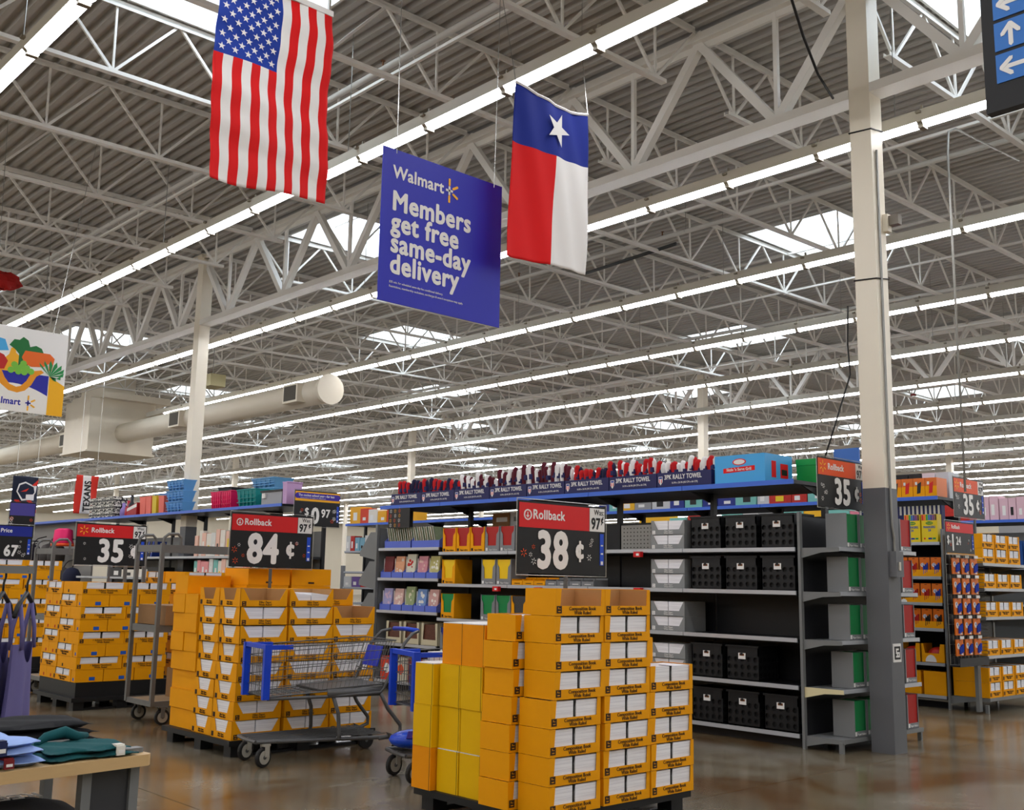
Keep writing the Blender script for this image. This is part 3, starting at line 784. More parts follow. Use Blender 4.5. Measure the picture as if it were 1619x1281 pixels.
goods = [(.1, -.1, .2, .1, .24, (190, 30, 36), 'red striped box'), (.32, -.14, .1, .1, .3, (220, 60, 40), 'tall orange red box'), (.1, .08, .12, .2, .2, (30, 60, 150), 'dark blue carton'),
         (.44, .0, .16, .16, .28, (40, 120, 200), 'light blue packet'), (.64, -.1, .16, .24, .26, (110, 40, 120), 'purple carton'), (.24, .1, .16, .1, .3, (230, 225, 215), 'white carton')]
for u, v, a, b2, hh, c, nm in goods:
    m = mat('goods_'+nm.replace(' ', '_'), c, .45)
    q = thing('packaged_good', '%s lying inside the loaded shopping cart' % nm, 'box', c2(u, v, .645), C2+R(-.1, .1), 'groceries in the loaded cart')
    obj('packet', B(m).box(0, -b2/2, 0, a, b2/2, hh).mesh('packet'), q)
    obj('printed_band', B(M_WHT).box(-.002, -b2/2-.002, hh*.45, a*.8, -b2/2, hh*.7).m(mat('band_yellow', (240, 190, 40), .5)).box(-.002, -b2/2-.002, hh*.2, a*.8, -b2/2, hh*.3).mesh('printed_band'), q)

# ================================================================== PRICE SIGNS
def price_sign(label, x, y, z, w, h, head, hm, icon, price, was=None, cent=True, dollar=None, sup=None, pole=None, tagc=True, hs=.33, psz=None, hook=None, px=.2, hx=None):
    t = thing('price_sign', label, 'price sign', (x, y, z))
    obj('board', B(M_BLK).box(0, 0, 0, w, .012, h).mesh('board'), t)
    hz0 = h*(1-hs)
    hw = w*(.81 if was else 1)-.01
    hp = obj('header_panel', B(hm).box(.005, -.003, hz0, hw, 0, h-.03*h).mesh('header_panel'), t)
    s = h*hs*.5
    if icon == 'spark': obj('spark', spark_mesh(h*hs*.34, M_SPK if hm is M_RED else M_SPK), hp, (w*.1, -.0035, hz0+h*hs*.48), FACE_Y)
    if icon == 'arrow':
        r = h*hs*.18; cx, cz = w*.095, hz0+h*hs*.47
        a = B(M_WHT).tube([(r*math.cos(q*PI/8), -.004, r*math.sin(q*PI/8)) for q in range(16)], r*.17, 5, True).prism([(-r*.12, -.005, r*.6), (r*.12, -.005, r*.6), (r*.12, -.005, -.1*r), (r*.5, -.005, -.1*r), (0, -.005, -.65*r), (-r*.5, -.005, -.1*r), (-r*.12, -.005, -.1*r)], (0, .002, 0))
        obj('arrow_icon', a.mesh('arrow_icon'), hp, (cx, 0, cz))
    obj('lettering', text_mesh(head, s, M_WHT, .025, 'LEFT', .95), hp, (hx if hx is not None else w*(.2 if icon == 'spark' else .15) if icon else w*.05, -.004, hz0+h*hs*.34), FACE_Y)
    if was:
        wp = obj('was_panel', B(M_WHT).box(w*.805, -.003, hz0, w*.985, 0, h-.03*h).mesh('was_panel'), t)
        obj('lettering', text_mesh('Was:', s*.62, M_BLK, .005, 'LEFT', .9), wp, (w*.855, -.004, hz0+h*hs*.66), FACE_Y)
        obj('lettering', text_mesh(was, s*1.25, M_BLK, .03, 'LEFT', .8), wp, (w*.822, -.004, hz0+h*hs*.1), FACE_Y)
        obj('lettering', text_mesh('\u00a2', s*.8, M_BLK, .03, 'LEFT', .8), wp, (w*.94, -.004, hz0+h*hs*.36), FACE_Y)
    ps = psz or h*(1-hs)*1.13
    X = w*px
    if dollar:
        obj('lettering', text_mesh('$', ps*.5, M_WHT, .02, 'LEFT', .85), t, (X, -.003, h*.3), FACE_Y); X += ps*.36
    obj('price_digits', text_mesh(price, ps, M_WHT, .04, 'LEFT', .84), t, (X, -.003, h*.09), FACE_Y)
    X += ps*.53*len(price)
    if sup: obj('price_digits', text_mesh(sup, ps*.52, M_WHT, .03, 'LEFT', .9), t, (X, -.003, h*.27), FACE_Y)
    if cent:
        cm = text_mesh('c', ps*.56, M_WHT, .045, 'LEFT', .95); xs_ = [v.co.x for v in cm.vertices]; ys_ = [v.co.y for v in cm.vertices]
        obj('cent_mark', cm, t, (X+.012, -.003, h*.24), FACE_Y)
        obj('cent_bar', B(M_WHT).box(-ps*.024, -.003, min(ys_)-ps*.06, ps*.024, 0, max(ys_)+ps*.06).mesh('cent_bar'), t, (X+.012+(min(xs_)+max(xs_))/2+ps*.01, -.002, h*.24))
    if tagc:
        g = B(mat('tag_blue', (24, 74, 200), .5)).box(w*.93, -.003, h*.14, w*.975, 0, h*.6).m(M_WHT).box(w*.94, -.004, h*.15, w*.966, -.003, h*.2).box(w*.94, -.004, h*.3, w*.966, -.003, h*.32).box(w*.94, -.004, h*.42, w*.966, -.003, h*.44)
        obj('shelf_tag', g.mesh('shelf_tag'), t)
    rnd = random.Random(label)
    for i in range(7):
        fx = rnd.choice((rnd.uniform(.05, .17), rnd.uniform(.78, .9))); fz = rnd.uniform(.1, .55)
        obj('firework_mark', spark_mesh(h*rnd.choice((.035, .05, .06)), rnd.choice((M_WHT, M_WHT, M_ORG)), range(6), 'fw'), t, (w*fx, -.003, h*fz), (PI/2, rnd.uniform(0, 1), 0))
    e = .012
    obj('wire_frame', B(M_CHROME).tube([(-e, .004, -e), (w+e, .004, -e), (w+e, .004, h+e), (-e, .004, h+e)], .004, 6, True).mesh('wire_frame'), t)
    if pole: obj('pole', B(M_CARTG).box(w*pole[0]-.012, .0, -pole[1], w*pole[0]+.012, .02, -e).mesh('pole'), t)
    return t
price_sign('black and red rollback sign priced 38 cents over the front pallet', 4.93, 5.25, 1.565, .87, .49, 'Rollback', M_RED, 'arrow', '38', '97', pole=(.54, .42), hs=.37)
price_sign('black and red rollback sign priced 84 cents over the filler paper', 4.83, 9.02, 1.6, .88, .5, 'Rollback', M_RED, 'arrow', '84', '97', pole=(.5, .3), hs=.33)
price_sign('black and red rollback sign priced 35 cents over the left notebooks', 4.85, 12.8, 1.62, .86, .49, 'Rollback', M_RED, 'spark', '35', '97', pole=(.5, .2), hs=.33, px=.31)
price_sign('black sign with navy header ending in 67 at the left edge', 4.73, 16.5, 1.71, .88, .49, 'Low Price', M_NAVY, None, '67', None, cent=False, pole=(.6, .08), hs=.33, psz=.22, px=.56, hx=.26)
price_sign('black sign with yellow and purple header above the far notebooks', 9.25, 15.2, 2.36, .88, .58, '', mat('header_yellow', (250, 178, 20), .5), None, '0', None, cent=False, dollar=True, sup='97', hs=.3, psz=.36, px=.22, pole=(.1, 2.35))
o = bpy.data.objects['price_sign.004']
obj('header_pill', B(mat('pill_purple', (58, 34, 160), .5)).prism([(.05+.05*math.cos(a)+(.78 if abs(a) < PI/2 else 0), -.006, .49+.05*math.sin(a)) for a in [(-PI/2+.01)+i*PI/6*.99 for i in range(7)]+[PI/2+.02+i*PI/6*.99 for i in range(6)]], (0, .003, 0)).mesh('header_pill'), o)
obj('lettering', text_mesh('The coolest school year\u2014for less', .056, M_WHT, .015, 'LEFT', .88), o, (.06, -.0075, .485), FACE_Y)
obj('lettering', text_mesh('Lowest prices on the supplies your students need', .022, M_WHT, 0, 'LEFT', 1.1), o, (.1, -.0075, .455), FACE_Y)
price_sign('orange rollback sign priced 35 cents beside the near column', 8.88, 5.36, 2.575, .86, .47-.32+.32, 'Rollback', M_ORG, 'spark', '35', '97', hs=.36, px=.33, pole=(.3, .0)).location.z = 2.262
price_sign('orange rollback sign priced 35 cents on the right rear shelf end', 13.2, 6.05, 2.43, .86, .5, 'Rollback', M_ORG, 'spark', '35', '97', hs=.38, px=.28, pole=(.68, .29))
price_sign('small black and red rollback sign priced one dollar twenty four', 12.6, 5.9, 1.955, .76, .38, 'Rollback', M_RED, 'spark', '1', None, cent=False, dollar=True, sup='24', hs=.34, psz=.27, px=.03)
price_sign('purple topped sign priced 25 cents behind the left price signs', 6.05, 19.0, 2.1, .42, .6, '', mat('head_violet', (74, 66, 150), .5), None, '25', None, hs=.38, psz=.2, px=.2, tagc=False, pole=(.5, 2.09))

# ================================================================== HANGING SIGNS AND FLAGS
def strings(par, tops):
    for p, q in tops: obj('hanging_wire', B(M_CHROME).tube([p, q], .004, 4).mesh('hanging_wire'), par)
t = thing('hanging_sign', 'large blue hanging sign for free same-day delivery members', 'sign', (4.53, 6.42, 3.59))
obj('panel', B(M_BLUE).box(0, 0, 0, 1.24, .008, 1.23).mesh('panel'), t)
M_CREAM = mat('cream_print', (240, 236, 230), .6)
obj('lettering', text_mesh('Walmart', .142, M_CREAM, .028, 'LEFT', .94), t, (.1, -.002, 1.0), FACE_Y)
obj('plus_mark', B(M_CREAM).box(-.036, -.003, -.009, .036, -.001, .009).box(-.009, -.003, -.036, .009, -.001, .036).mesh('plus_mark'), t, (.665, 0, 1.04))
obj('spark', spark_mesh(.105, M_SPK, (0, 3, 4, 5), 'half'), t, (.665, -.002, 1.04), FACE_Y)
for i, s in enumerate(('Members', 'get free', 'same-day', 'delivery')):
    obj('lettering', text_mesh(s, .218, M_CREAM, .035, 'LEFT', .92), t, (.1, -.002, .74-i*.168), FACE_Y)
for i, s in enumerate(('$35 min. for scheduled same-day fee conditional delivery.', 'Restrictions, membership exclusions, surcharges & award exceptions may apply.')):
    obj('small_print', text_mesh(s, .024, M_CREAM, 0, 'LEFT', .95), t, (.1, -.002, .155-i*.035), FACE_Y)
strings(t, [((.13, 0, 1.2), (.1, 0, 4.45)), ((1.15, 0, 1.2), (1.02, -.2, 4.45))])

t = thing('hanging_sign', 'white hanging sign with a blue grocery bag at far left', 'sign', (4.3, 15.5, 3.73))
obj('panel', B(M_WHT).box(0, 0, 0, 1.22, .01, 1.2).mesh('panel'), t)
def art(poly, rgb, nm, lay, sub=None):
    return obj(nm, flat(poly, mat('art_%d_%d_%d' % rgb, rgb, .55), nm), t, (0, -.001*lay, 0), FACE_Y)
art([(1.0, .0), (1.22, .0), (1.22, .44), (1.0, .56)], (246, 180, 14), 'bag_side', 1)
art([(.02, .0), (.99, .0), (.99, .56), (.02, .56)], (34, 36, 156), 'bag_front', 1)
art([(.02, .0)]+[(.02+.97*i/12, .2+.2*math.sin(PI*(.1+.8*i/12))**.9) for i in range(13)]+[(.99, .0)], (238, 234, 226), 'bag_curve', 2)
art([(.24, .62), (.27, .5), (.35, .37), (.46, .29), (.58, .27), (.68, .31), (.76, .4), (.82, .53), (.92, .6), (.88, .63), (.76, .6), (.69, .45), (.62, .37), (.56, .35), (.47, .38), (.4, .46), (.35, .56), (.33, .66), (.26, .68)], (236, 152, 16), 'bag_handle', 3)
art([(.12, .8), (.42, .85), (.36, 1.0), (.12, 1.04)], (70, 170, 226), 'milk_carton', 1)
art([(.34, .56), (.64, .56), (.64, .7), (.58, .78), (.52, .83), (.5, .91), (.45, .89), (.43, .8), (.36, .72)], (244, 176, 30), 'pear', 2)
art([(.56, .6), (.66, .6), (.72, .76), (.84, .82), (.9, .86), (.86, .94), (.78, .97), (.7, .94), (.67, 1.03), (.6, 1.07), (.55, 1.02), (.48, 1.02), (.42, .93), (.5, .88), (.56, .82)], (24, 110, 50), 'kale', 3)
art([(.6, .78), (.64, .7), (.74, .66), (.9, .68), (.98, .74), (.98, .64), (1.02, .64), (1.05, .82), (.98, .88), (.64, .88)], (232, 104, 22), 'pasta_box', 4)
art([(.16, .56), (.38, .58), (.42, .7), (.36, .78), (.24, .82), (.16, .8)], (190, 28, 24), 'apple', 4)
gr = B(mat('art_grape', (120, 190, 60), .5))
for i, (gx, gz) in enumerate(((.3, .58), (.37, .62), (.44, .64), (.51, .63), (.57, .59), (.4, .57), (.48, .57), (.34, .66), (.46, .69))): gr.disc((gx+.17, -.006-.0003*i, gz), (0, 1, 0), .045, .002, 14)
obj('grapes', gr.mesh('grapes'), t)
cp = B(mat('art_carrot_leaf', (30, 140, 70), .5))
for i in range(9):
    a = -.9+i*.45; cp.prism([(1.0, -.006, .56), (1.0+.16*math.sin(a)-.02, -.006, .62+.12*math.cos(a)), (1.0+.2*math.sin(a), -.006, .66+.13*math.cos(a)), (1.0+.16*math.sin(a)+.03, -.006, .6+.12*math.cos(a))], (0, .001, 0))
obj('leafy_top', cp.mesh('leafy_top'), t)
obj('lettering', text_mesh('Walmart', .128, mat('art_34_36_156', (34, 36, 156), .55), .03, 'LEFT', .9), t, (.2, -.004, .1), FACE_Y)
obj('plus_mark', B(MATS['art_34_36_156']).box(-.036, -.006, -.01, .036, -.003, .01).box(-.01, -.006, -.036, .01, -.003, .036).mesh('plus_mark'), t, (.74, 0, .14))
obj('spark', spark_mesh(.11, M_SPK, (0, 3, 4, 5), 'half'), t, (.74, -.004, .14), FACE_Y)
strings(t, [((1.0, 0, 1.18), (1.3, -.3, 4.3)), ((.2, 0, 1.18), (.1, 0, 4.3))])

t = thing('direction_sign', 'black hanging sign with white arrows on blue panels', 'sign', (4.35, 1.77, 3.5))
obj('board', B(M_BLK).box(0, -1.3, 0, .05, 0, .95).mesh('board'), t)
bl = mat('arrow_blue', (52, 118, 200), .5)
for i, (za, rot) in enumerate(((.118, PI), (.262, PI/2), (.406, PI), (.55, PI/2))):
    p = obj('arrow_panel', B(bl).box(-.004, -1.2, za, 0, -.052, za+.128).mesh('arrow_panel'), t)
    ab = B(M_WHT)
    def seg(a, b):
        a, b = Vector((a[0], a[1], 0)), Vector((b[0], b[1], 0)); d = (b-a).normalized(); nn = Vector((-d.y, d.x, 0))*.0095
        zo = Vector((0, 0, .0006*len(ab.f)/8)); ab.prism([a-nn+zo, a-d*.0095+zo, a+nn+zo, b+nn+zo, b+d*.0095+zo, b-nn+zo], (0, 0, .001))
    seg((-.048, 0), (.045, 0)); seg((.045, 0), (.004, .034)); seg((.045, 0), (.004, -.034))
    o = obj('arrow', ab.mesh('arrow'), p, (-.0045, -.12, za+.064), FACE_X)
    o.rotation_euler = (Matrix.Rotation(-PI/2, 4, 'Z') @ Matrix.Rotation(PI/2, 4, 'X') @ Matrix.Rotation(rot, 4, 'Z')).to_euler()
strings(t, [((.02, -.1, .95), (.02, -.1, 4.4)), ((.02, -1.2, .95), (.02, -1.2, 4.4))])

# flags: real cloth with folds
def cloth(W, H, nx, nz, fold, colour, mats, name, top=None):
    """hangs from z=H down to 0; fold(u,v) gives the depth of the cloth"""
    b = B(*mats); t0 = .0025
    for side in (0, 1):
        for j in range(nz+1):
            for i in range(nx+1):
                u, v = i/nx, j/nz
                x, z = u*W, v*H
                if top: x, z = top(u, v, x, z)
                b.v.append((x, fold(u, v)+side*t0, z))
    n1 = (nx+1)*(nz+1)
    for j in range(nz):
        for i in range(nx):
            b.c = colour((i+.5)/nx, (j+.5)/nz); a = j*(nx+1)+i
            b.face([a, a+1, a+nx+2, a+nx+1]); b.face([n1+a, n1+a+nx+1, n1+a+nx+2, n1+a+1])
    for i in range(nx):
        b.c = colour((i+.5)/nx, .01); b.face([i, n1+i, n1+i+1, i+1]); a = nz*(nx+1)+i; b.c = colour((i+.5)/nx, .99); b.face([a, a+1, n1+a+1, n1+a])
    for j in range(nz):
        a = j*(nx+1); b.c = colour(.01, (j+.5)/nz); b.face([a, a+nx+1, n1+a+nx+1, n1+a]); a += nx; b.c = colour(.99, (j+.5)/nz); b.face([a, n1+a, n1+a+nx+1, a+nx+1])
    return b.mesh(name, True)
FR, FWH, FB = mat('flag_red', (226, 4, 8), .75), mat('flag_white', (244, 241, 238), .8), mat('flag_blue', (20, 58, 160), .75)
def us_fold(u, v): return .018*math.sin(u*9+v*3.5)*(1-.5*v)+.012*math.sin(v*11+u*2)+.006*math.sin(v*37+u*5)
def us_top(u, v, x, z): return x-.06*(1-v)*0+.05*(v-.5)*-.4+.012*math.sin(v*8+1), z+.05*(u-.5)*(1-v)-.012*math.sin(u*6)*(1-v)
def us_col(u, v):
    if v > .6 and u < 7/13: return 2
    return int(u*13) % 2
t = thing('flag', 'American flag hanging upright at the top left', 'flag', (3.09, 6.4, 4.18))
obj('cloth', cloth(.915, 1.49, 52, 60, us_fold, us_col, (FR, FWH, FB), 'flag_cloth', us_top), t)
sm = B(FWH).prism(star_pts(.0285), (0, 0, .0015)).mesh('star')
for c in range(9):
    for r in range(11):
        if (c+r) % 2 == 0:
            u = (7/13)*(c+1)/10; v = .6+.4*(r+1)/12
            x, z = us_top(u, v, u*.915, v*1.49)
            obj('star', sm, t, (x, us_fold(u, v)-.003, z), FACE_Y)
obj('top_hem', B(FWH).box(0, -.012, 1.485, .915, .02, 1.53).mesh('top_hem'), t)
strings(t, [((.05, 0, 1.52), (.05, 0, 3.86)), ((.87, 0, 1.52), (.87, 0, 3.86))])
def tx_fold(u, v): return .03*math.sin(u*7+.6+v*1.5)*(1-v*.4)+.02*math.sin(v*4+u*3)+.008*math.sin(u*22+v*9)
def tx_top(u, v, x, z): return x*(.98-.1*(1-v)*0)-.05*(1-v)**3*(1-u)+.04*u*0, z-.07*math.sin(u*PI)*v**2+.04*(1-v)*(u-.4)
def tx_col(u, v): return 2 if v > .667 else (0 if u < .5 else 1)
t = thing('flag', 'Texas flag hanging upright right of the blue sign', 'flag', (5.68, 6.17, 4.15))
obj('cloth', cloth(.915, 1.5, 48, 60, tx_fold, tx_col, (FR, FWH, mat('texas_blue', (16, 40, 140), .75)), 'flag_cloth', tx_top), t)
x, z = tx_top(.5, .835, .4575, 1.2525)
obj('star', B(FWH).prism(star_pts(.155, 0, 0, -PI/2), (0, 0, .002)).mesh('star'), t, (x, tx_fold(.5, .835)-.022, z), (PI/2, 0, .12))
obj('top_hem', B(FWH).tube([(tx_top(i/8, 1, .915*i/8, 1.5)[0], tx_fold(i/8, 1), tx_top(i/8, 1, 0, 1.51)[1]) for i in range(9)], .014, 6).mesh('top_hem'), t)
strings(t, [((.0, tx_fold(0, 1), 1.51), (-.12, .25, 3.1)), ((.9, tx_fold(1, 1), 1.51), (1.32, .5, 2.45)), ((-.12, .25, 3.1), (-.12, .25, 3.88)), ((1.32, .5, 2.45), (1.32, .5, 3.88))])
t = thing('hanging_ornament', 'small dark red paper ornament hanging at the left edge', 'ornament', (5.9, 20.0, 6.73))
orn = B(mat('ornament_red', (176, 20, 14), .7)); rn = random.Random(2)
orn.ball((0, 0, 0), .3, .16, .16, 12, 7); orn.v = [(x*rn.uniform(.8, 1.15), y*rn.uniform(.8, 1.15), z*rn.uniform(.75, 1.2)) for x, y, z in orn.v]
obj('ornament', orn.mesh('ornament'), t); strings(t, [((.1, 0, .1), (.1, 0, 1.28))])
# two small team banners far left
t = thing('team_banner', 'navy and red team banner with a bird-like emblem far left', 'flag', (8.46, 26.5, 2.93))
ban_n = mat('banner_navy', (26, 34, 58), .7); ban_r = mat('banner_red', (222, 50, 34), .7)
obj('cloth', cloth(.58, .86, 16, 20, lambda u, v: .05*math.sin(u*6+v*2), lambda u, v: 0 if v > .35 else (1 if (u*2+v*2) % .9 < .35 else 0), (ban_n, ban_r, FWH), 'banner_cloth'), t, (0, 0, 0), (0, 0, 0))
em = B(FWH).prism([(.12, -.07, .8), (.2, -.07, 1.1), (.45, -.07, 1.2), (.8, -.07, 1.05), (.92, -.07, 1.25), (.88, -.07, .8), (.7, -.07, .5), (.35, -.07, .45)], (0, .01, 0))
em.m(ban_n).prism([(.17, -.075, .8), (.24, -.075, 1.05), (.45, -.075, 1.14), (.78, -.075, 1.0), (.83, -.075, .8), (.66, -.075, .56), (.38, -.075, .52)], (0, .005, 0)).m(ban_r).prism([(.28, -.08, .8), (.6, -.08, .95), (.5, -.08, .82)], (0, .005, 0)).prism([(.7, -.08, 1.06), (.96, -.08, 1.32), (.9, -.08, 1.06)], (0, .005, 0)).m(FWH).prism([(.5, -.08, .5), (.82, -.08, .48), (.82, -.08, .72), (.5, -.08, .7)], (0, .005, 0))
em.v = [(x*.58, y*.8, z*.61) for x, y, z in em.v]
obj('emblem', em.mesh('emblem'), t)
strings(t, [((.05, 0, .86), (.05, 0, 5.1)), ((.52, 0, .86), (.52, 0, 5.1))])
t = thing('team_banner', 'red banner with white centre stripe and vertical dark lettering', 'flag', (9.88, 26.4, 2.98))
obj('cloth', cloth(.55, .94, 17, 16, lambda u, v: .04*math.sin(u*6+v*4), lambda u, v: 1 if .28 < u < .72 else 0, (ban_r, FWH), 'banner_cloth'), t)
obj('lettering', text_mesh('TEXANS', .23, M_BLK, .03, 'LEFT', .85), t, (.36, -.05, .05), (PI/2, -PI/2, 0))
strings(t, [((.05, 0, .94), (.05, 0, 5.05)), ((.5, 0, .94), (.5, 0, 5.05))])

# ================================================================== SHELVING
LV = [.127, .573, 1.018, 1.469, 1.889]
def gondola(label, xf, xs, yb, levels, ztop, zpanel, xback, panel=M_DSTEEL, skip=(), dz={}, posts=True, railm=M_RAIL, ppanel={}):
    """run of shelving along Y: shelves reach from the spine xs to the front xf"""
    t = thing('shelving_run', label, 'shelving', (0, 0, 0))
    n = len(yb)-1
    for i in range(n+1):
        obj('post', B(M_DSTEEL).box(xs-.03, yb[i]-.025, 0, xs+.03, yb[i]+.025, ztop-.03).mesh('post'), t)
    for i in range(n):
        a, b = yb[i]+.004, yb[i+1]-.004
        obj('back_panel', B(ppanel.get(i, panel)).box(xs-.012, a+.03, .1, xs+.012, b-.03, zpanel).mesh('back_panel'), t)
        for k, z in enumerate(levels):
            if (i, k) in skip: continue
            zz = z+dz.get(i, 0)*(k > 0)
            s = obj('shelf', B(M_DSTEEL).box(xf+.012, a, zz-.045, xs-.02, b, zz-.003).mesh('shelf'), t)
            obj('price_rail', B(railm).box(xf-.004, a, zz-.035, xf+.012, b, zz+.004).mesh('price_rail'), s)
        if ztop:
            s = obj('top_shelf', B(M_DSTEEL).box(xf+.012, a, ztop-.04, xback, b, ztop-.003).mesh('top_shelf'), t)
            obj('price_rail', B(M_BRAIL).box(xf-.006, a, ztop-.045, xf+.012, b, ztop+.004).mesh('price_rail'), s)
            obj('bracket', B(M_DSTEEL).prism([(xs, a+.03, ztop-.04), (xs-.35, a+.03, ztop-.04), (xs-.03, a+.03, ztop-.14), (xs, a+.03, ztop-.14)], (0, .02, 0)).mesh('bracket'), t)
        obj('kick_plate', B(M_DSTEEL).box(xf+.12, a, 0, xf+.14, b, .08).mesh('kick_plate'), t)
    return t
YB = [5.80+1.38*i for i in range(6)]
PEG = mat('pegboard_light', (176, 174, 168), .6)
g1 = gondola('long dark shelving run with blue top rail behind the front pallet', 9.16, 9.72, YB, LV, 2.56, 2.22, 10.3, dz={3: .0, 4: .065}, ppanel={})
obj('pegboard', B(PEG).box(9.695, 7.23, 1.9, 9.705, 8.52, 2.2).mesh('pegboard'), g1)
pg = B(mat('peg_hole', (70, 68, 64), .8))
for i in range(24):
    for j in range(6): pg.box(9.693, 7.27+i*.052, 1.93+j*.045, 9.695, 7.285+i*.052, 1.943+j*.045)
obj('peg_holes', pg.mesh('peg_holes'), g1, kind='stuff')
for y in (7.72, 9.3, 10.05):
    for z in ((1.865, 1.47) if y < 8 else (1.45,)):
        obj('red_flag_tag', B(mat('tag_red', (214, 24, 30), .5)).box(9.10, y, z-.06, 9.15, y+.1, z).m(M_WHT).box(9.099, y+.02, z-.045, 9.1, y+.06, z-.02).mesh('red_flag_tag'), g1)
# end cap of the near run
def endcap(label, xa, xb, ys, yf, levels, htop, cream=None):
    t = thing('end_shelf', label, 'shelving', (0, 0, 0))
    for x in (xa, xb):
        obj('post', B(M_GSTEEL).box(x-.02, min(ys, ys)-.03, .0, x+.025, ys-.002, htop).mesh('post'), t)
        obj('foot', B(M_GSTEEL).box(x-.012, yf+.02, 0, x+.02, yf+.06, .1).mesh('foot'), t)
    obj('back_panel', B(M_DSTEEL).box(xa+.03, ys-.02, .1, xb-.03, ys-.008, htop-.04).mesh('back_panel'), t)
    for k, z in enumerate(levels):
        s = obj('shelf', B(M_GSTEEL).box(xa+.01, yf+.012, z-.03, xb-.01, ys-.03, z-.003).mesh('shelf'), t)
        obj('price_rail', B(M_RAIL if k else M_GSTEEL).box(xa, yf-.004, z-.035, xb, yf+.012, z+.003).mesh('price_rail'), s)
        for x in (xa-.002, xb-.01):
            obj('bracket', B(mat('bracket_cream', (226, 214, 170), .5) if cream == k and x < xa+.1 else M_GSTEEL).prism([(x, ys-.03, z-.002), (x, yf+.0, z-.002), (x, yf, z-.04), (x, yf+.2, z-.05), (x, ys-.03, z-.1)], (.012, 0, 0)).mesh('bracket'), t)
    return t
endcap('grey end shelf with green and red binder boxes beside the near column', 9.17, 10.68, 5.77, 5.33, LV, 2.235, 1)
e2 = thing('end_shelf', 'grey end shelf frame at the left end of the dark shelving', 'shelving', (0, 0, 0))
obj('post', B(M_GSTEEL).box(9.14, 12.72, 0, 9.19, 12.76, 2.3).mesh('post'), e2)
obj('back_panel', B(M_GSTEEL).box(9.2, 12.73, .1, 10.3, 12.745, 2.25).mesh('back_panel'), e2)
for z in LV:
    obj('shelf', B(M_GSTEEL).box(9.17, 12.76, z-.03, 10.3, 13.18, z-.003).mesh('shelf'), e2)
    obj('bracket', B(M_GSTEEL).prism([(9.15, 12.76, z+.3), (9.15, 12.9, z+.3), (9.15, 13.15, z+.02), (9.15, 13.15, z-.04), (9.15, 12.76, z-.1)], (.012, 0, 0)).mesh('bracket'), e2)

t = thing('sign_panel', 'black firework patterned panel under the left end of the towels', 'sign', (9.13, 12.45, 2.235), -PI/2)
obj('board', B(M_BLK).box(0, 0, 0, .5, .012, .28).mesh('board'), t)
rnd = random.Random(12)
for i in range(4):
    for j in range(3): obj('firework_mark', spark_mesh(.028, (M_WHT, M_SPK, M_ORG)[(i+j) % 3], range(6), 'fw'), t, (.06+.1*j+rnd.uniform(-.01, .01), -.002, .04+.067*i), FACE_Y)
obj('hook', B(M_CHROME).tube([(.25, .006, .28), (.25, .006, .295)], .004, 5).mesh('hook'), t)
# ---- crates
def plate_holes(b, o, ex, ez, nx, nz, cw, ch, r):
    """flat plate of cells each pierced by an octagonal hole; o origin, ex/ez unit vectors"""
    o, ex, ez = Vector(o), Vector(ex), Vector(ez)
    for i in range(nx):
        for j in range(nz):
            c = o+ex*(cw*(i+.5))+ez*(ch*(j+.5)); n = len(b.v)
            sq = [(1, 0), (1, 1), (0, 1), (-1, 1), (-1, 0), (-1, -1), (0, -1), (1, -1)]
            for k in range(8): b.v.append(tuple(c+ex*sq[k][0]*cw/2+ez*sq[k][1]*ch/2))
            for k in range(8): b.v.append(tuple(c+ex*r*math.cos(k*PI/4)+ez*r*math.sin(k*PI/4)))
            for k in range(8): b.face([n+k, n+(k+1) % 8, n+8+(k+1) % 8, n+8+k])
CRW, CRD, CRH = .385, .36, .345
cb = B(M_BLKP)
plate_holes(cb, (0, CRW, .02), (0, -1, 0), (0, 0, 1), 5, 3, CRW/5, .075, .026)
cb.box(0, 0, .245, .012, CRW, CRH).box(0, 0, 0, .012, CRW, .02)
plate_holes(cb, (0, 0, .02), (1, 0, 0), (0, 0, 1), 5, 3, CRD/5, .075, .026)
cb.box(0, 0, .245, CRD, .012, CRH).box(0, CRW-.012, .0, CRD, CRW, CRH).box(CRD-.012, 0, 0, CRD, CRW, CRH).box(0, 0, 0, CRD, CRW, .012)
cb.box(-.008, -.008, CRH-.02, CRD+.008, .004, CRH).box(-.008, CRW-.004, CRH-.02, CRD+.008, CRW+.008, CRH).box(-.008, 0, CRH-.02, .004, CRW, CRH)
crate_me = cb.mesh('crate_body')
crate_in = B(mat('crate_inside', (16, 16, 17), .7)).box(.02, .016, .014, CRD-.02, CRW-.016, .3).mesh('crate_inner')
tagm = B(M_WHT).box(-.004, 0, 0, 0, .085, .06).m(mat('tag_brown', (120, 70, 30), .6)).box(-.005, .015, .032, -.004, .07, .055).m(M_BLK).box(-.006, .03, .04, -.005, .06, .06).mesh('crate_tag')
CR = [(4, 3, 'top'), (3, 3, 'second'), (1, 2, 'fourth'), (0, 3, 'bottom')]
for k, nn, nm in CR:
    for i in range(nn):
        y = 7.125-.4-.44*i+.0
        t = thing('storage_crate', 'black plastic crate, %s from left on the %s shelf' % (nth(i), nm), 'crate', (9.215, y, LV[k]), 0, 'black crates beside the near column')
        obj('crate_body', crate_me, t); obj('inner_wall', crate_in, t); obj('tag', tagm, t, (-.002, CRW/2-.04, .21))
# ---- grey filler trays
for k in (4, 3, 2, 1):
    for r in range(2):
        carton('fill_grey', (9.2+R(0, .01), 7.655, LV[k]+.001+r*.158), 'grey filler paper tray, %s of two, %s shelf left of the crates' % (('lower', 'upper')[r], ('', 'fourth', 'third', 'second', 'top')[k]), 'grey filler paper trays', -PI/2)
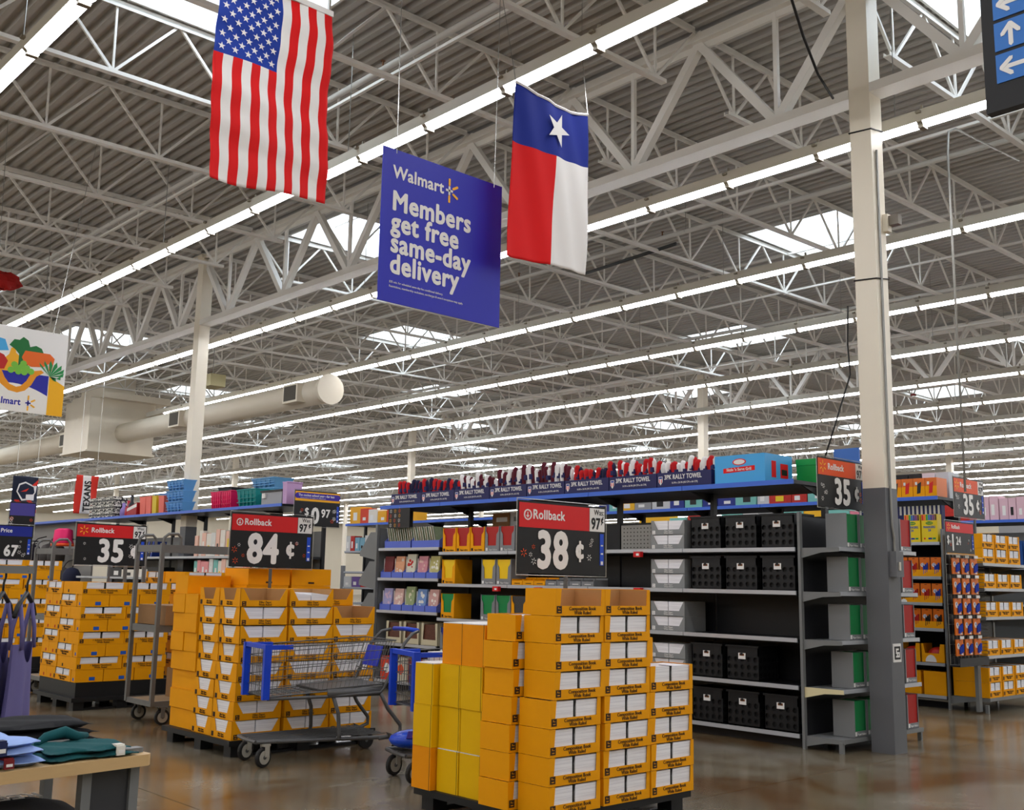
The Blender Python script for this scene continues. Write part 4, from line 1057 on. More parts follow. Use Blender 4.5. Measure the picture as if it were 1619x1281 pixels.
# ---- folder holders
HW, HD, HH = .272, .3, .325
def holder(loc, outer, inner, label, group, rz=-PI/2, w=HW, h=HH, full=False, txt='Paper Folders', dep=HD):
    slab = rz == 0
    key = ('hold', outer.name, inner.name, w, h, full, dep, slab)
    if key not in _C:
        b = B(outer).box(0, 0, 0, w, dep, .006).box(0, .006, .006, .006, dep, h).box(w-.006, .006, .006, w, dep, h).box(.006, dep-.006, .006, w-.006, dep, h)
        lip = h*.24
        if slab: b.prism([(0, 0, 0), (w, 0, 0), (w, 0, h), (w*.96, 0, h), (w*.95, 0, h*.16), (w*.08, 0, h*.16), (w*.07, 0, h), (0, 0, h)], (0, .006, 0))
        else: b.prism([(0, 0, 0), (w, 0, 0), (w, 0, h), (w*.955, 0, h), (w*.93, 0, h*.8), (w*.8, 0, h*.68), (w*.77, 0, lip), (w*.2, 0, lip), (w*.17, 0, h*.68), (w*.05, 0, h*.8), (w*.03, 0, h), (0, 0, h)], (0, .006, 0))
        f = B(inner).box(.008, .01, .008, w-.008, dep-.02 if full else dep*.5, h-.006)
        _C[key] = (b.mesh('holder'), f.mesh('folders'))
    t = thing('folder_holder', label, 'folder box', loc, rz, group)
    obj('holder', _C[key][0], t); obj('folders', _C[key][1], t)
    ink = M_INK if outer is M_YEL else M_WHT
    obj('lettering', text_mesh(txt, .03, ink, .003, 'CENTER', .9), t, (w*.58, -.0015, h*.05), FACE_Y)
    obj('emblem', B(ink).box(w*.06, -.002, h*.04, w*.19, 0, h*.15).mesh('emblem'), t)
M_GH = mat('holder_grey', (128, 130, 132), .5); FRD = mat('folder_red', (172, 18, 10), .5); FYE = mat('folder_yellow', (248, 204, 0), .5); FGR = mat('folder_green', (0, 132, 66), .5); FBL = mat('folder_blue', (24, 52, 150), .5)
GF = 'paper folder boxes on the dark shelving'
for i in range(5): holder((9.2, 11.285-i*.288, LV[4]), M_YEL if i < 3 else M_GH, FRD, 'box of red folders in %s card, %s from left, top shelf' % (('yellow', 'grey')[i > 2], nth(i)), GF, full=True)
holder((9.2, 11.285, LV[3]), M_YEL, FYE, 'box of yellow folders in yellow card on the second shelf', GF)
holder((9.2, 11.285, LV[2]), M_YEL, FGR, 'box of green folders in yellow card on the third shelf', GF)
for i in range(2):
    holder((9.2, 10.48-i*.29, LV[3]), M_GH, FYE, 'box of yellow folders in grey card, %s of two' % ('left', 'right')[i], GF)
    holder((9.2, 10.48-i*.29, LV[2]), M_GH, FGR, 'box of green folders in grey card, %s of two' % ('left', 'right')[i], GF)
for i in range(3): holder((9.2, 11.285-i*.29, LV[1]), M_GH, FBL, 'box of blue folders in grey card, %s from left' % nth(i), GF)
holder((9.2, 9.9, LV[2]), M_YEL, mat('marble_cover', (60, 60, 60), .6, noise=(90, .9)), 'yellow box of black marbled composition books on the third shelf', GF, txt='Composition')
for i in range(7):
    m = (M_YEL, M_GH)[i > 2]; y = 9.9-i*.2
    t = thing('low_tray', 'low %s open tray, %s from left behind the front price sign' % (('yellow', 'grey')[i > 2], nth(i)), 'tray', (9.2, y, LV[3]), -PI/2, 'low trays on the second shelf')
    obj('tray', B(m).box(0, 0, 0, .19, .25, .006).box(0, 0, 0, .19, .006, .06).box(0, .006, 0, .006, .25, .08).box(.184, .006, 0, .19, .25, .08).box(0, .244, 0, .19, .25, .1).mesh('tray'), t)
    obj('printed_band', B(M_INK if m is M_YEL else M_WHT).box(.05, -.002, .022, .15, 0, .03).mesh('printed_band'), t)
# ---- green and red binder boxes on the end shelf
for k, z in enumerate(LV):
    nm = ('bottom', 'fourth', 'third', 'second', 'top')[k]
    for i in range(3): holder((9.36+i*.24+(.03 if k < 2 else 0), 5.36, z), M_GH, FGR, 'box of green folders in grey card, %s from left, %s end shelf' % (nth(i), nm), 'green folder boxes on the end shelf', 0, .232, .335, True, dep=.22)
    holder((10.42, 5.36, z), M_GH, FRD, 'box of red folders in grey card on the %s end shelf, behind column' % nm, 'red folder boxes on the end shelf', 0, .232, .335, True, dep=.22)

# ---- planners in blue trays (left section)
M_BT = mat('tray_periwinkle', (92, 112, 208), .5)
def blue_tray(y, z, w, h, label):
    t = thing('display_tray', label, 'tray', (9.19, y, z), -PI/2, 'blue display trays at the left of the shelving')
    b = B(M_BT).box(0, 0, 0, w, .3, .005).box(0, 0, 0, w, .005, h).prism([(0, 0, 0), (0, .3, 0), (0, .3, h*2.2), (0, .12, h*2.0), (0, 0, h)], (.005, 0, 0)).prism([(w-.005, 0, 0), (w-.005, .3, 0), (w-.005, .3, h*2.2), (w-.005, .12, h*2.0), (w-.005, 0, h)], (.005, 0, 0))
    obj('tray', b.mesh('display_tray'), t)
    return t
def planner(y, z, w, h, rgb, label, motif=None):
    t = thing('planner', label, 'planner', (9.215, y, z), -PI/2, 'planners in the blue trays')
    m = mat('planner_%d_%d_%d' % rgb, rgb, .6, noise=(60, .12))
    c = obj('cover', B(m).prism([(0, 0, 0), (w, 0, 0), (w, .04, h), (0, .04, h)], (0, .03, 0)).mesh('cover'), t)
    obj('page_block', B(M_WHT).prism([(.004, .006, .004), (.03, .006, .004), (.03, .046, h-.004), (.004, .046, h-.004)], (0, .03, 0)).box(-.002, .012, .01, 0, .03, h*.9).mesh('page_block'), t)
    b = B(motif and mat('motif_%d_%d_%d' % motif, motif, .6) or M_WHT)
    rnd = random.Random(label)
    if motif:
        for i in range(rnd.choice((1, 3, 6, 9))):
            a, q = rnd.uniform(.2, .8)*w, rnd.uniform(.15, .85)*h; rr = rnd.uniform(.012, .035)
            yq = .04*q/h
            b.prism([(a+rr*math.cos(j*PI/4), yq-.002, q+rr*math.sin(j*PI/4)) for j in range(8)], (0, .001, 0))
        obj('cover_motif', b.mesh('cover_motif'), c)
    obj('spiral', B(M_CHROME).tube([(.012, .005, .02), (.012, .045, h-.02)], .006, 5).mesh('spiral'), t)
zt = [z+.065 for z in LV]
P2 = [((110, 40, 40), 'dark maroon', None), ((222, 160, 120), 'peach patterned', (240, 220, 200)), ((214, 212, 190), 'pale planner with cherry', (200, 40, 30)), ((208, 140, 150), 'pink', (230, 190, 180)), ((186, 178, 110), 'olive and white floral', (240, 236, 220))]
P3 = [((168, 164, 206), 'lilac', (210, 180, 200)), ((216, 176, 166), 'blush floral', (238, 220, 206)), ((150, 164, 116), 'green leafy', (226, 222, 190)), ((112, 144, 196), 'sky blue', (226, 226, 220)), ((206, 160, 152), 'rose patterned', (240, 230, 220))]
for row, z, nm in ((P2, zt[3], 'second'), (P3, zt[2], 'third')):
    for i in range(5): blue_tray(12.67-i*.262, z, .258, .085, 'blue display tray, %s from left on the %s shelf' % (nth(i), nm))
    for i, (rgb, d, mo) in enumerate(row): planner(12.642-i*.262, z+.006, .2, .3+.03*(i == 2), rgb, '%s spiral planner in a blue tray, %s shelf' % (d, nm), mo)
for i in range(2): blue_tray(12.6-i*.64, zt[4], .62, .1, 'long blue display tray of leaning notebooks, %s of two' % ('left', 'right')[i])
NB = [(206, 196, 160), (150, 166, 130), (210, 140, 96), (176, 190, 168), (222, 206, 186)]
for i in range(22):
    y = 12.5-i*.05; m = mat('leaf_note_%d' % (i % 5), NB[(i//5+i % 2) % 5], .6, noise=(40, .2))
    t = thing('notebook', 'spiral notebook leaning in the top blue trays, %s from the left' % nth(i), 'notebook', (9.22, y, zt[4]+.01), 0, 'notebooks leaning in the blue trays')
    obj('cover', B(m).prism([(0, 0, 0), (.02, .008, 0), (.02, .09, .28), (0, .082, .28)], (.2, 0, 0)).mesh('cover'), t)
    obj('spiral', B(M_CHROME).tube([(.0, .0, .0), (.0, .085, .285)], .006, 5).mesh('spiral'), t)
for i in range(3):
    t = thing('snack_display', 'cream display box with brown patterned goods, %s from left, fourth shelf' % nth(i), 'box', (9.2, 12.5-i*.4, zt[1]), -PI/2, 'cream display boxes on the fourth shelf')
    w, h = .36, .3; mm = mat('cream_card', (206, 196, 164), .65)
    obj('box', B(mm).box(0, 0, 0, w, .32, .006).box(0, 0, 0, w, .006, .08).box(0, 0, 0, .006, .32, h).box(w-.006, 0, 0, w, .32, h).box(0, .314, 0, w, .32, h).prism([(0, 0, .08), (.04, 0, .08), (.06, 0, h), (0, 0, h)], (0, .006, 0)).prism([(w, 0, .08), (w-.04, 0, .08), (w-.06, 0, h), (w, 0, h)], (0, .006, 0)).mesh('box'), t)
    obj('goods', B(mat('brown_marble', (96, 56, 40), .5, noise=(40, .5))).box(.02, .02, .01, w-.02, .3, h-.02).mesh('goods'), t)
for i in range(4):
    c = [(216, 60, 30), (206, 198, 176), (150, 40, 46), (226, 220, 210)][i]
    t = thing('boxed_good', '%s box with round print, %s from left, bottom shelf' % (('orange', 'cream', 'maroon', 'white')[i], nth(i)), 'box', (9.2, 12.6-i*.32, LV[0]), -PI/2, 'boxes on the bottom shelf')
    obj('box', B(mat('bottom_box_%d' % i, c, .6)).box(0, 0, 0, .3, .3, .32).mesh('box'), t)
    obj('printed_spot', B([M_WHT, M_ORG, M_WHT, M_RED][i]).prism([(.15+.07*math.cos(j*PI/5), -.002, .16+.07*math.sin(j*PI/5)) for j in range(10)], (0, .002, 0)).mesh('printed_spot'), t)

# ---- rally towels on the top shelf
TY = [12.475, 11.767, 11.051, 10.334, 9.633, 8.971, 8.256, 7.544, 6.80]
M_TN = mat('towel_tray_navy', (22, 24, 84), .5)
TC = {'r': mat('towel_red', (186, 18, 24), .9), 'w': mat('towel_white', (232, 228, 226), .9), 'm': mat('towel_maroon', (84, 16, 34), .9), 'n': mat('towel_navy', (28, 28, 60), .9)}
for i in range(8):
    wdt = TY[i]-TY[i+1]-.012
    t = thing('towel_tray', 'navy rally towel tray on the top shelf, %s from the left' % nth(i), 'tray', (9.185, TY[i], 2.565), -PI/2, 'rally towel trays')
    h = .16
    obj('tray', B(M_TN).box(0, 0, 0, wdt, .36, .006).box(0, 0, 0, wdt, .006, h).box(0, .006, 0, .006, .36, h).box(wdt-.006, .006, 0, wdt, .36, h).box(0, .354, 0, wdt, .36, h).mesh('tray'), t)
    obj('lettering', text_mesh('3PK RALLY TOWEL', .072, M_WHT, .02, 'LEFT', .8), t, (.1, -.002, .085), FACE_Y)
    obj('small_print', text_mesh('16 IN x 26 IN (40 CM x 66 CM)', .03, M_WHT, 0, 'LEFT', .9), t, (.2, -.002, .035), FACE_Y)
    obj('shield_emblem', B(M_WHT).prism([(.02, -.002, .12), (.075, -.002, .12), (.075, -.002, .06), (.048, -.002, .025), (.02, -.002, .06)], (0, .002, 0)).m(FR).box(.028, -.003, .05, .038, -.002, .09).box(.056, -.003, .05, .066, -.002, .09).m(FBL).box(.026, -.003, .095, .07, -.002, .113).mesh('shield_emblem'), t)
    pal = ['rn', 'rn', 'wm', 'wm', 'mw', 'rn', 'rw', 'rw'][i]
    rnd = random.Random(i)
    for j in range(7):
        a, b2 = pal[0], pal[1]
        if rnd.random() < .35: a, b2 = b2, a
        hh = rnd.uniform(.27, .36)+(.06 if i in (3, 4) else 0); x0 = .02+j*(wdt-.05)/7; ln = rnd.uniform(-.03, .03)
        q = thing('rally_towel', '%s and %s rolled rally towel, %s in the %s tray from left' % ({'r': 'red', 'w': 'white', 'm': 'maroon', 'n': 'navy'}[a], {'r': 'red', 'w': 'white', 'm': 'maroon', 'n': 'navy'}[b2], nth(j), nth(i)), 'towel', (9.2+rnd.uniform(0, .03), TY[i]-x0-.01, 2.578), -PI/2+rnd.uniform(-.2, .2), 'rolled rally towels')
        wv = .04
        obj('towel', B(TC[a]).tube([(wv, .1, 0), (wv, .1, hh*.2), (wv, .09, hh*.5), (wv+ln, .085, hh*.92), (wv+ln, .09, hh)], [.028, .03, .034, .036, .022], 8).m(TC[b2]).tube([(wv+.03, .12, 0), (wv+.03, .12, hh*.2), (wv+.03, .11, hh*.5), (wv+.035+ln, .1, hh*.86), (wv+.03+ln, .11, hh*.94)], [.022, .024, .028, .028, .016], 8).mesh('towel', True), q)
        obj('wrap_band', B(M_TN).tube([(wv+.012, .1, hh*.52), (wv+.012, .1, hh*.68)], [.042, .042], 8).mesh('wrap_band'), q)
t = thing('toy_box', 'large light blue toy grill box on the top shelf', 'box', (9.2, 6.775, 2.565), -PI/2)
m = mat('toy_blue', (70, 170, 232), .45)
obj('box', B(m).box(0, 0, 0, .62, .5, .29).mesh('box'), t)
obj('logo', B(FR).prism([(.31+.085*math.cos(j*PI/8), -.002, .215+.035*math.sin(j*PI/8)) for j in range(16)], (0, .002, 0)).m(M_WHT).prism([(.31+.07*math.cos(j*PI/8), -.003, .215+.026*math.sin(j*PI/8)) for j in range(16)], (0, .001, 0)).mesh('logo'), t)
obj('banner', B(FR).prism([(.11, -.002, .105), (.5, -.002, .12), (.5, -.002, .17), (.11, -.002, .155)], (0, .002, 0)).mesh('banner'), t)
obj('lettering', text_mesh("Sizzle 'n Serve Grill", .042, M_WHT, .02, 'CENTER', .9), t, (.305, -.003, .125), FACE_Y)
sd = B(FR).box(.62, .12, .05, .622, .2, .22).box(.62, .28, .05, .622, .42, .2).m(M_BLK).box(.621, .3, .08, .6225, .4, .14).mesh('side_print')
obj('side_print', sd, t)
for i, (x, y, w, d, h) in enumerate(((9.75, 10.4, .5, .4, .3), (9.75, 11.1, .45, .4, .28), (9.75, 8.15, .4, .45, .42))):
    t = thing('grey_carton', 'plain grey carton standing behind the rally towels, %s from left' % ('second', 'first', 'third')[i], 'carton', (x, y, 2.565), 0, 'grey cartons behind the towels')
    obj('carton', B(mat('grey_card', (128, 126, 128), .6)).box(0, 0, 0, w, d, h).mesh('carton'), t)
    obj('tape_strip', B(mat('grey_tape', (170, 170, 168), .4)).box(w*.45, -.001, h*.5, w*.55, d, h+.001).mesh('tape_strip'), t)
t = thing('green_box', 'plain bright green box behind the near orange price sign', 'box', (9.76, 5.84, 2.565))
obj('box', B(mat('bright_green', (16, 150, 60), .5)).box(0, 0, 0, .4, .3, .26).mesh('box'), t); obj('lid', B(mat('bright_green_lid', (20, 160, 70), .5)).box(-.005, -.005, .2, .405, .305, .265).mesh('lid'), t)
for i in range(4):
    c = [(150, 104, 60), (216, 216, 218), (20, 30, 110), (22, 34, 120)][i]; yy = (10.95, 10.6, 10.2, 9.75)[i]
    t = thing('boxed_good', ('small brown carton', 'white shoe box sized carton', 'navy carton with white print', 'navy carton with chevrons')[i]+' on the rear shelf below the towels', 'box', (9.85, yy, 2.24), 0)
    obj('box', B(mat('rear_box_%d' % i, c, .6)).box(0, -.3, 0, .3, .06, .2).mesh('box'), t)
    obj('print', B(M_WHT if i != 1 else M_GSTEEL).box(-.002, -.24, .08, 0, -.02, .14).mesh('print'), t)
rs = thing('rear_shelf', 'blue edged rear shelf seen below the rally towels', 'shelving', (9.8, 5.82, 2.2))
obj('shelf', B(M_DSTEEL).box(0, 0, 0, .5, 6.85, .03).mesh('shelf'), rs)

# ================================================================== SECOND SHELVING RUN (right, behind the column)
L2 = [.16, .57, 1.01, 1.34, 1.68, 2.13]
Y2 = [6.5+1.38*i for i in range(11)]
gondola('second shelving run with orange marker packs behind the near column', 13.7, 14.26, Y2, L2, 2.735, 2.5, 14.8, M_DSTEEL)
MO = mat('pack_orange', (226, 112, 20), .4); MK = {'red': (190, 26, 30), 'blue': (30, 60, 170), 'black': (20, 20, 22), 'violet': (60, 40, 150)}
def pack(loc, rz, ink, label, group, w=.13, h=.24, tag='12'):
    key = ('pack', ink, w, h, tag)
    if key not in _C:
        a = B(MO).box(0, 0, 0, w, .014, h).m(mat('hang_hole', (60, 30, 10), .6)).box(w*.38, -.001, h*.92, w*.62, 0, h*.95)
        m = mat('marker_'+ink, MK[ink], .4); b = B(m)
        for i in range(3): b.tube([(w*(.42+.17*i), -.012, h*(.12+.05*i)), (w*(.45+.17*i), -.012, h*(.55+.08*i))], w*.075, 6)
        b.m(M_WHT).prism([(w*.3+w*.2*math.cos(j*PI/4), -.002, h*.6+w*.2*math.sin(j*PI/4)) for j in range(8)], (0, .002, 0)).box(w*.6, -.003, h*.05, w*.9, 0, h*.14)
        b.m(FBL); _C[key] = (a.mesh('pack_card'), b.mesh('markers'), text_mesh(tag, w*.3, FBL, .03, 'CENTER', .9))
    q = thing('marker_pack', label, 'marker pack', loc, rz, group)
    obj('pack_card', _C[key][0], q); obj('markers', _C[key][1], q); obj('lettering', _C[key][2], q, (w*.3, -.003, h*.56), FACE_Y)
GP = 'orange marker packs on the second shelving run'
SN = {4: 'upper', 3: 'middle', 2: 'lower'}
for k, cols in ((4, ('red', 'red', 'blue', 'blue')), (3, ('black', 'red', 'red', 'blue')), (2, ('red', 'red', 'black', 'black'))):
    for i, c in enumerate(cols): pack((13.74, 7.12-i*.155, L2[k]+.003), -PI/2, c, 'orange %s marker pack, %s from left on the %s marker shelf' % (c, nth(i), SN[k]), GP, .14, .25)
    t = thing('pack_tray', 'yellow tray holding the marker packs on the %s marker shelf' % SN[k], 'tray', (13.72, 7.14, L2[k]+.001), -PI/2)
    obj('tray', B(M_YEL).box(0, 0, 0, .63, .005, .09).box(0, .005, 0, .63, .012, .002).mesh('tray'), t)
    obj('label_arc', B(M_WHT).prism([(.1+.045*math.cos(j*PI/6), -.002, .0+.045*math.sin(j*PI/6)) for j in range(7)], (0, .002, 0)).mesh('label_arc'), t)
t = thing('aisle_sign', 'small plain blue aisle board with white triangle behind the orange sign', 'sign', (13.95, 8.15, 2.737), -PI/2)
obj('board', B(mat('aisle_blue', (60, 110, 190), .5)).box(0, 0, .4, .4, .03, .77).mesh('board'), t); obj('triangle_mark', B(M_WHT).prism([(.2, -.002, .46), (.3, -.002, .46), (.25, -.002, .56)], (0, .002, 0)).mesh('triangle_mark'), t); obj('stand', B(M_GSTEEL).box(.19, .005, 0, .23, .025, .4).mesh('stand'), t)
# rainbow marker boxes
CY_ = mat('marker_box_yellow', (238, 206, 20), .4)
for i in range(2):
    w, h, d = (.22, .37, .12); y = 7.0-i*.24
    t = thing('marker_box', 'yellow boxed colour markers with rainbow top, %s of two' % ('left', 'right')[i], 'marker box', (13.74, y, L2[5]+.002), -PI/2, 'yellow marker boxes')
    obj('box', B(CY_).box(0, 0, 0, w, d, h).mesh('box'), t)
    b = B(M_WHT)
    for j, c in enumerate(((214, 40, 50), (240, 120, 30), (60, 160, 60), (40, 110, 190), (60, 60, 150), (120, 50, 130), (96, 60, 40))): b.m(mat('rainbow_%d' % j, c, .45)).box(.006+j*.03, -.002, h*.78, .032+j*.03, 0, h*.985)
    obj('colour_strip', b.mesh('colour_strip'), t)
    obj('oval_logo', B(mat('logo_green', (40, 140, 50), .5)).prism([(w*.5+.05*math.cos(j*PI/8), -.002, h*.68+.022*math.sin(j*PI/8)) for j in range(16)], (0, .002, 0)).mesh('oval_logo'), t)
    obj('lettering', text_mesh('Crayola', .026, CY_, .01, 'CENTER', .9), t, (w*.5, -.003, h*.66), FACE_Y)
    obj('lettering', text_mesh('MARKERS\n24', .042, mat('logo_blue', (20, 90, 180), .5), .02, 'CENTER', .9), t, (w*.5, -.003, h*.5), FACE_Y)
    obj('swatches', B(FR).box(.03, -.002, h*.1, .05, 0, h*.16).m(FBL).box(.09, -.002, h*.1, .14, 0, h*.16).m(FGR).box(.15, -.002, h*.1, .19, 0, h*.16).mesh('swatches'), t)
# striped row and trays
t = thing('striped_pack_row', 'row of white and navy striped packs under the orange top shelf', 'pack', (13.9, 7.75, L2[5]+.0), -PI/2)
sb = B(mat('stripe_navy', (26, 34, 96), .5)).box(0, 0, .0, 1.2, .1, .5).m(M_WHT)
for i in range(20): sb.box(.01+i*.06, -.004, .38, .038+i*.06, 0, .5)
obj('packs', sb.mesh('packs'), t)
for i in range(2):
    t = thing('open_tray', 'yellow open tray of red goods on the lower shelf, %s of two' % ('left', 'right')[i], 'tray', (13.72, 7.16-i*.33, L2[1]+.002), -PI/2, 'yellow trays of red goods')
    w, h = .32, .24
    obj('tray', B(M_YEL).box(0, 0, 0, w, .3, .006).box(0, 0, 0, w, .006, h*.5).prism([(0, 0, h*.5), (.05, 0, h*.5), (.03, 0, h), (0, 0, h)], (0, .006, 0)).prism([(w, 0, h*.5), (w-.08, 0, h*.5), (w-.06, 0, h), (w, 0, h)], (0, .006, 0)).box(0, 0, 0, .006, .3, h).box(w-.006, 0, 0, w, .3, h).mesh('tray'), t)
    obj('goods', B(mat('goods_red', (190, 34, 20), .5, noise=(30, .4))).ball((.16, .16, .1), .14, .13, .1).mesh('goods', True), t)
    obj('label_arc', B(M_WHT).prism([(.13+.075*math.cos(j*PI/8), -.002, .01+.09*math.sin(j*PI/8)) for j in range(9)], (0, .002, 0)).mesh('label_arc'), t)
for i, y in enumerate((7.16, 6.82)):
    closed_carton((13.74, y, L2[0]+.002), .3, .3, .3, ('yellow carton of packets on the bottom shelf, left', 'yellow carton with round window on the bottom shelf, right')[i], 'yellow cartons on the bottom shelf', M_YEL, -PI/2)
# orange boxes on its top shelf and boxes behind
for i in range(5):
    y = 7.34-i*.166; z = 2.737
    t = thing('marker_carton', 'orange marker display carton on the top shelf, %s from left' % nth(i), 'carton', (13.72, y, z), -PI/2, 'orange cartons on the second top shelf')
    obj('carton', B(MO).box(0, .004, 0, .16, .3, .25).m(M_YEL).box(0, 0, 0, .16, .004, .14).mesh('carton'), t)
    obj('print', B(M_BLK if i % 2 else M_RED).prism([(.05, -.002, .04), (.1, -.002, .05), (.115, -.002, .2), (.06, -.002, .17)], (0, .002, 0)).m(M_WHT).box(.03, -.003, .16, .06, -.001, .2).mesh('print'), t)
BK = [((60, 60, 150), 'violet'), ((60, 60, 150), 'violet'), ((18, 18, 20), 'black'), ((18, 18, 20), 'black'), ((214, 206, 216), 'white'), ((196, 200, 206), 'pale grey')]
for i, (c, nm) in enumerate(BK):
    t = thing('boxed_good', '%s box behind the orange cartons, %s from left' % (nm, nth(i)), 'box', (14.15+.0*i, 7.7-i*.195, 2.737), -PI/2, 'boxes behind the orange cartons')
    obj('box', B(mat('bk_'+nm, c, .5)).box(0, 0, 0, .18, .3, .36).mesh('box'), t); obj('print', B(M_WHT).box(.06, -.002, .05, .11, 0, .1).mesh('print'), t)
# goods along the rest of this run, seen through gaps and beyond the near run
def goods(prefix, x, ya, yb, z, seed, hmin, hmax, wmin, wmax, pal, where, grp, d=.3, prints=True):
    rnd = random.Random(seed); y = yb; i = 0
    while y-wmin > ya:
        w = min(rnd.uniform(wmin, wmax), y-ya); h = rnd.uniform(hmin, hmax); c, nm = rnd.choice(pal)
        t = thing(prefix, '%s box %s' % (nm, where % nth(i)), 'box', (x+rnd.uniform(0, .03), y, z+.001), -PI/2, grp)
        m = mat('goods_'+nm.replace(' ', '_'), c, .5)
        obj('box', B(m).box(0, 0, 0, w-.012, d, h).mesh('box'), t)
        if prints:
            b = B(rnd.choice((M_WHT, M_WHT, CY_, M_BLK))); u = rnd.uniform(.15, .4)
            b.box(w*u, -.002, h*.2, w*(u+.35), 0, h*rnd.uniform(.4, .7))
            obj('print', b.mesh('print'), t)
        y -= w; i += 1
PALM = [((160, 30, 36), 'red'), ((150, 150, 150), 'grey'), ((238, 180, 20), 'yellow'), ((236, 170, 16), 'amber'), ((120, 190, 180), 'mint'), ((28, 44, 130), 'navy'), ((206, 206, 204), 'white'), ((226, 130, 150), 'pink')]
goods('boxed_good', 13.72, 8.1, 12.6, 2.737, 3, .16, .26, .2, .42, PALM, 'on the second run top shelf, %s from left past the towels', 'boxes on the second top shelf')
goods('boxed_good', 13.72, 8.1, 12.6, L2[5], 4, .2, .34, .22, .45, PALM, 'below the second run top shelf, %s from left', 'boxes below the second top shelf')
goods('boxed_good', 13.72, 17.5, 20.2, 2.737, 5, .25, .42, .3, .5, [((238, 176, 20), 'amber'), ((214, 60, 24), 'orange red'), ((190, 30, 40), 'red'), ((232, 226, 214), 'cream')], 'on the far top shelf left of the dark shelving, %s from left', 'boxes on the far top shelf')
CARD = [((90, 150, 190), 'light blue'), ((222, 214, 204), 'cream'), ((206, 70, 50), 'red'), ((226, 224, 220), 'white'), ((120, 170, 190), 'aqua')]
goods('card_pack', 13.72, 17.6, 20.3, L2[5], 6, .26, .36, .14, .2, CARD, 'of cards on the far middle shelf, %s from left', 'card packs on the far shelf', .2)
goods('card_pack', 13.72, 17.6, 20.3, L2[3]+.0, 7, .22, .3, .25, .4, [((190, 24, 28), 'red'), ((110, 80, 150), 'purple'), ((226, 224, 220), 'white')], 'on the far lower shelf, %s from left', 'boxes on the far lower shelf')
# end shelf of the second run with open notebook cartons, and its wire wing of blister packs
LE = [.18, .7, 1.18, 1.54, 1.858]
endcap('grey end shelf of yellow notebook cartons at right', 13.7, 15.1, 6.48, 5.95, LE, 2.3)
for k, z in enumerate(LE):
    for r in range(2 if k in (0, 4) else 1):
        for i in range(3): carton('note_end', (13.74+i*.4, 5.965, z+.003+r*.187), 'open notebook carton on the right end shelf, level %s, %s, %s' % (('one', 'two', 'three', 'four', 'five')[k], ('lower', 'upper')[r], ('left', 'middle', 'right')[i]), 'notebook cartons on the right end shelf')
t = thing('wire_wing', 'chrome wire side rack hung with small blister packs', 'rack', (12.82, 6.02, .62))
wb = B(M_CHROME)
for i in range(9): wb.tube([(i*.1, 0, 0), (i*.1, 0, 1.32)], .004, 4)
for i in range(12): wb.tube([(0, 0, i*.12), (.8, 0, i*.12)], .003, 4)
obj('wire_grid', wb.mesh('wire_grid'), t)
obj('back_sheet', B(M_DSTEEL).box(0, .006, 0, .8, .014, 1.32).mesh('back_sheet'), t)
obj('bin', B(M_DSTEEL).box(0, -.12, -.02, .8, .0, .0).box(0, -.12, 0, .8, -.115, .08).mesh('bin'), t)
sidew = B(M_CHROME)
for i in range(30): sidew.tube([(.8, -.12, .02+i*.044), (.8, 0, .02+i*.044)], .003, 4)
obj('side_wires', sidew.mesh('side_wires'), t)
ft = obj('support', B(M_GSTEEL).box(.77, .015, -.6, .85, .06, 1.3).mesh('support'), t)
for r in range(5):
    for c in range(3):
        pack((12.88+c*.25, 5.965, .725+r*.245), 0, 'blue', 'small orange blister pack on the wire rack, row %s from top, %s' % (nth(4-r), ('left', 'middle', 'right')[c]), 'blister packs on the wire rack', .19, .195, '4')
        obj('price_tag', B(M_WHT).box(.1+c*.25, -.09, .305+r*.245,   .2+c*.25, -.085, .34+r*.245).mesh('price_tag'), t)
# ================================================================== THIRD AND FARTHER RUNS
gondola('third shelving run with pink and grey boxes at the right edge', 18.2, 18.75, [6.9+1.38*i for i in range(8)], [.16, .7, 1.3, 1.9], 2.69, 2.5, 19.3, M_GSTEEL)
goods('binder_box', 18.22, 6.95, 7.9, 2.692, 11, .36, .42, .13, .17, [((226, 190, 200), 'pale pink'), ((224, 186, 198), 'pale pink'), ((150, 150, 152), 'grey')], 'on the third run top shelf, %s from left', 'boxes on the third top shelf')
goods('binder_box', 18.22, 6.95, 9.6, 1.902, 12, .3, .5, .2, .4, [((16, 70, 140), 'royal blue'), ((190, 196, 200), 'silver'), ((110, 110, 114), 'grey'), ((110, 170, 150), 'teal')], 'on the third run upper shelf, %s from left', 'boxes on the third upper shelf')
goods('binder_box', 18.22, 8.0, 15.5, 2.692, 13, .2, .4, .3, .6, PALM, 'high on the third run, %s from its left', 'boxes high on the third run', prints=False)
for r, (x, ya, n, zt_) in enumerate(((22.7, 7, 14, 2.5), (27.2, 9, 16, 2.5), (33, 10, 20, 2.4), (42, 14, 26, 2.4), (55, 18, 34, 2.4))):
    gondola('far shelving run %s beyond the second run' % nth(r), x, x+.55, [ya+1.6*i for i in range(n)], [.2, .9, 1.6], zt_, zt_-.2, x+1.1, M_GSTEEL, skip=set((i, k) for i in range(n) for k in range(2)))
    goods('far_goods', x+.02, ya, ya+1.6*(n-1), zt_, 20+r, .2, .55, .7, 1.6, PALM, 'on far shelving run '+nth(r)+', %s from left', 'goods on the far shelving runs', .5, False)

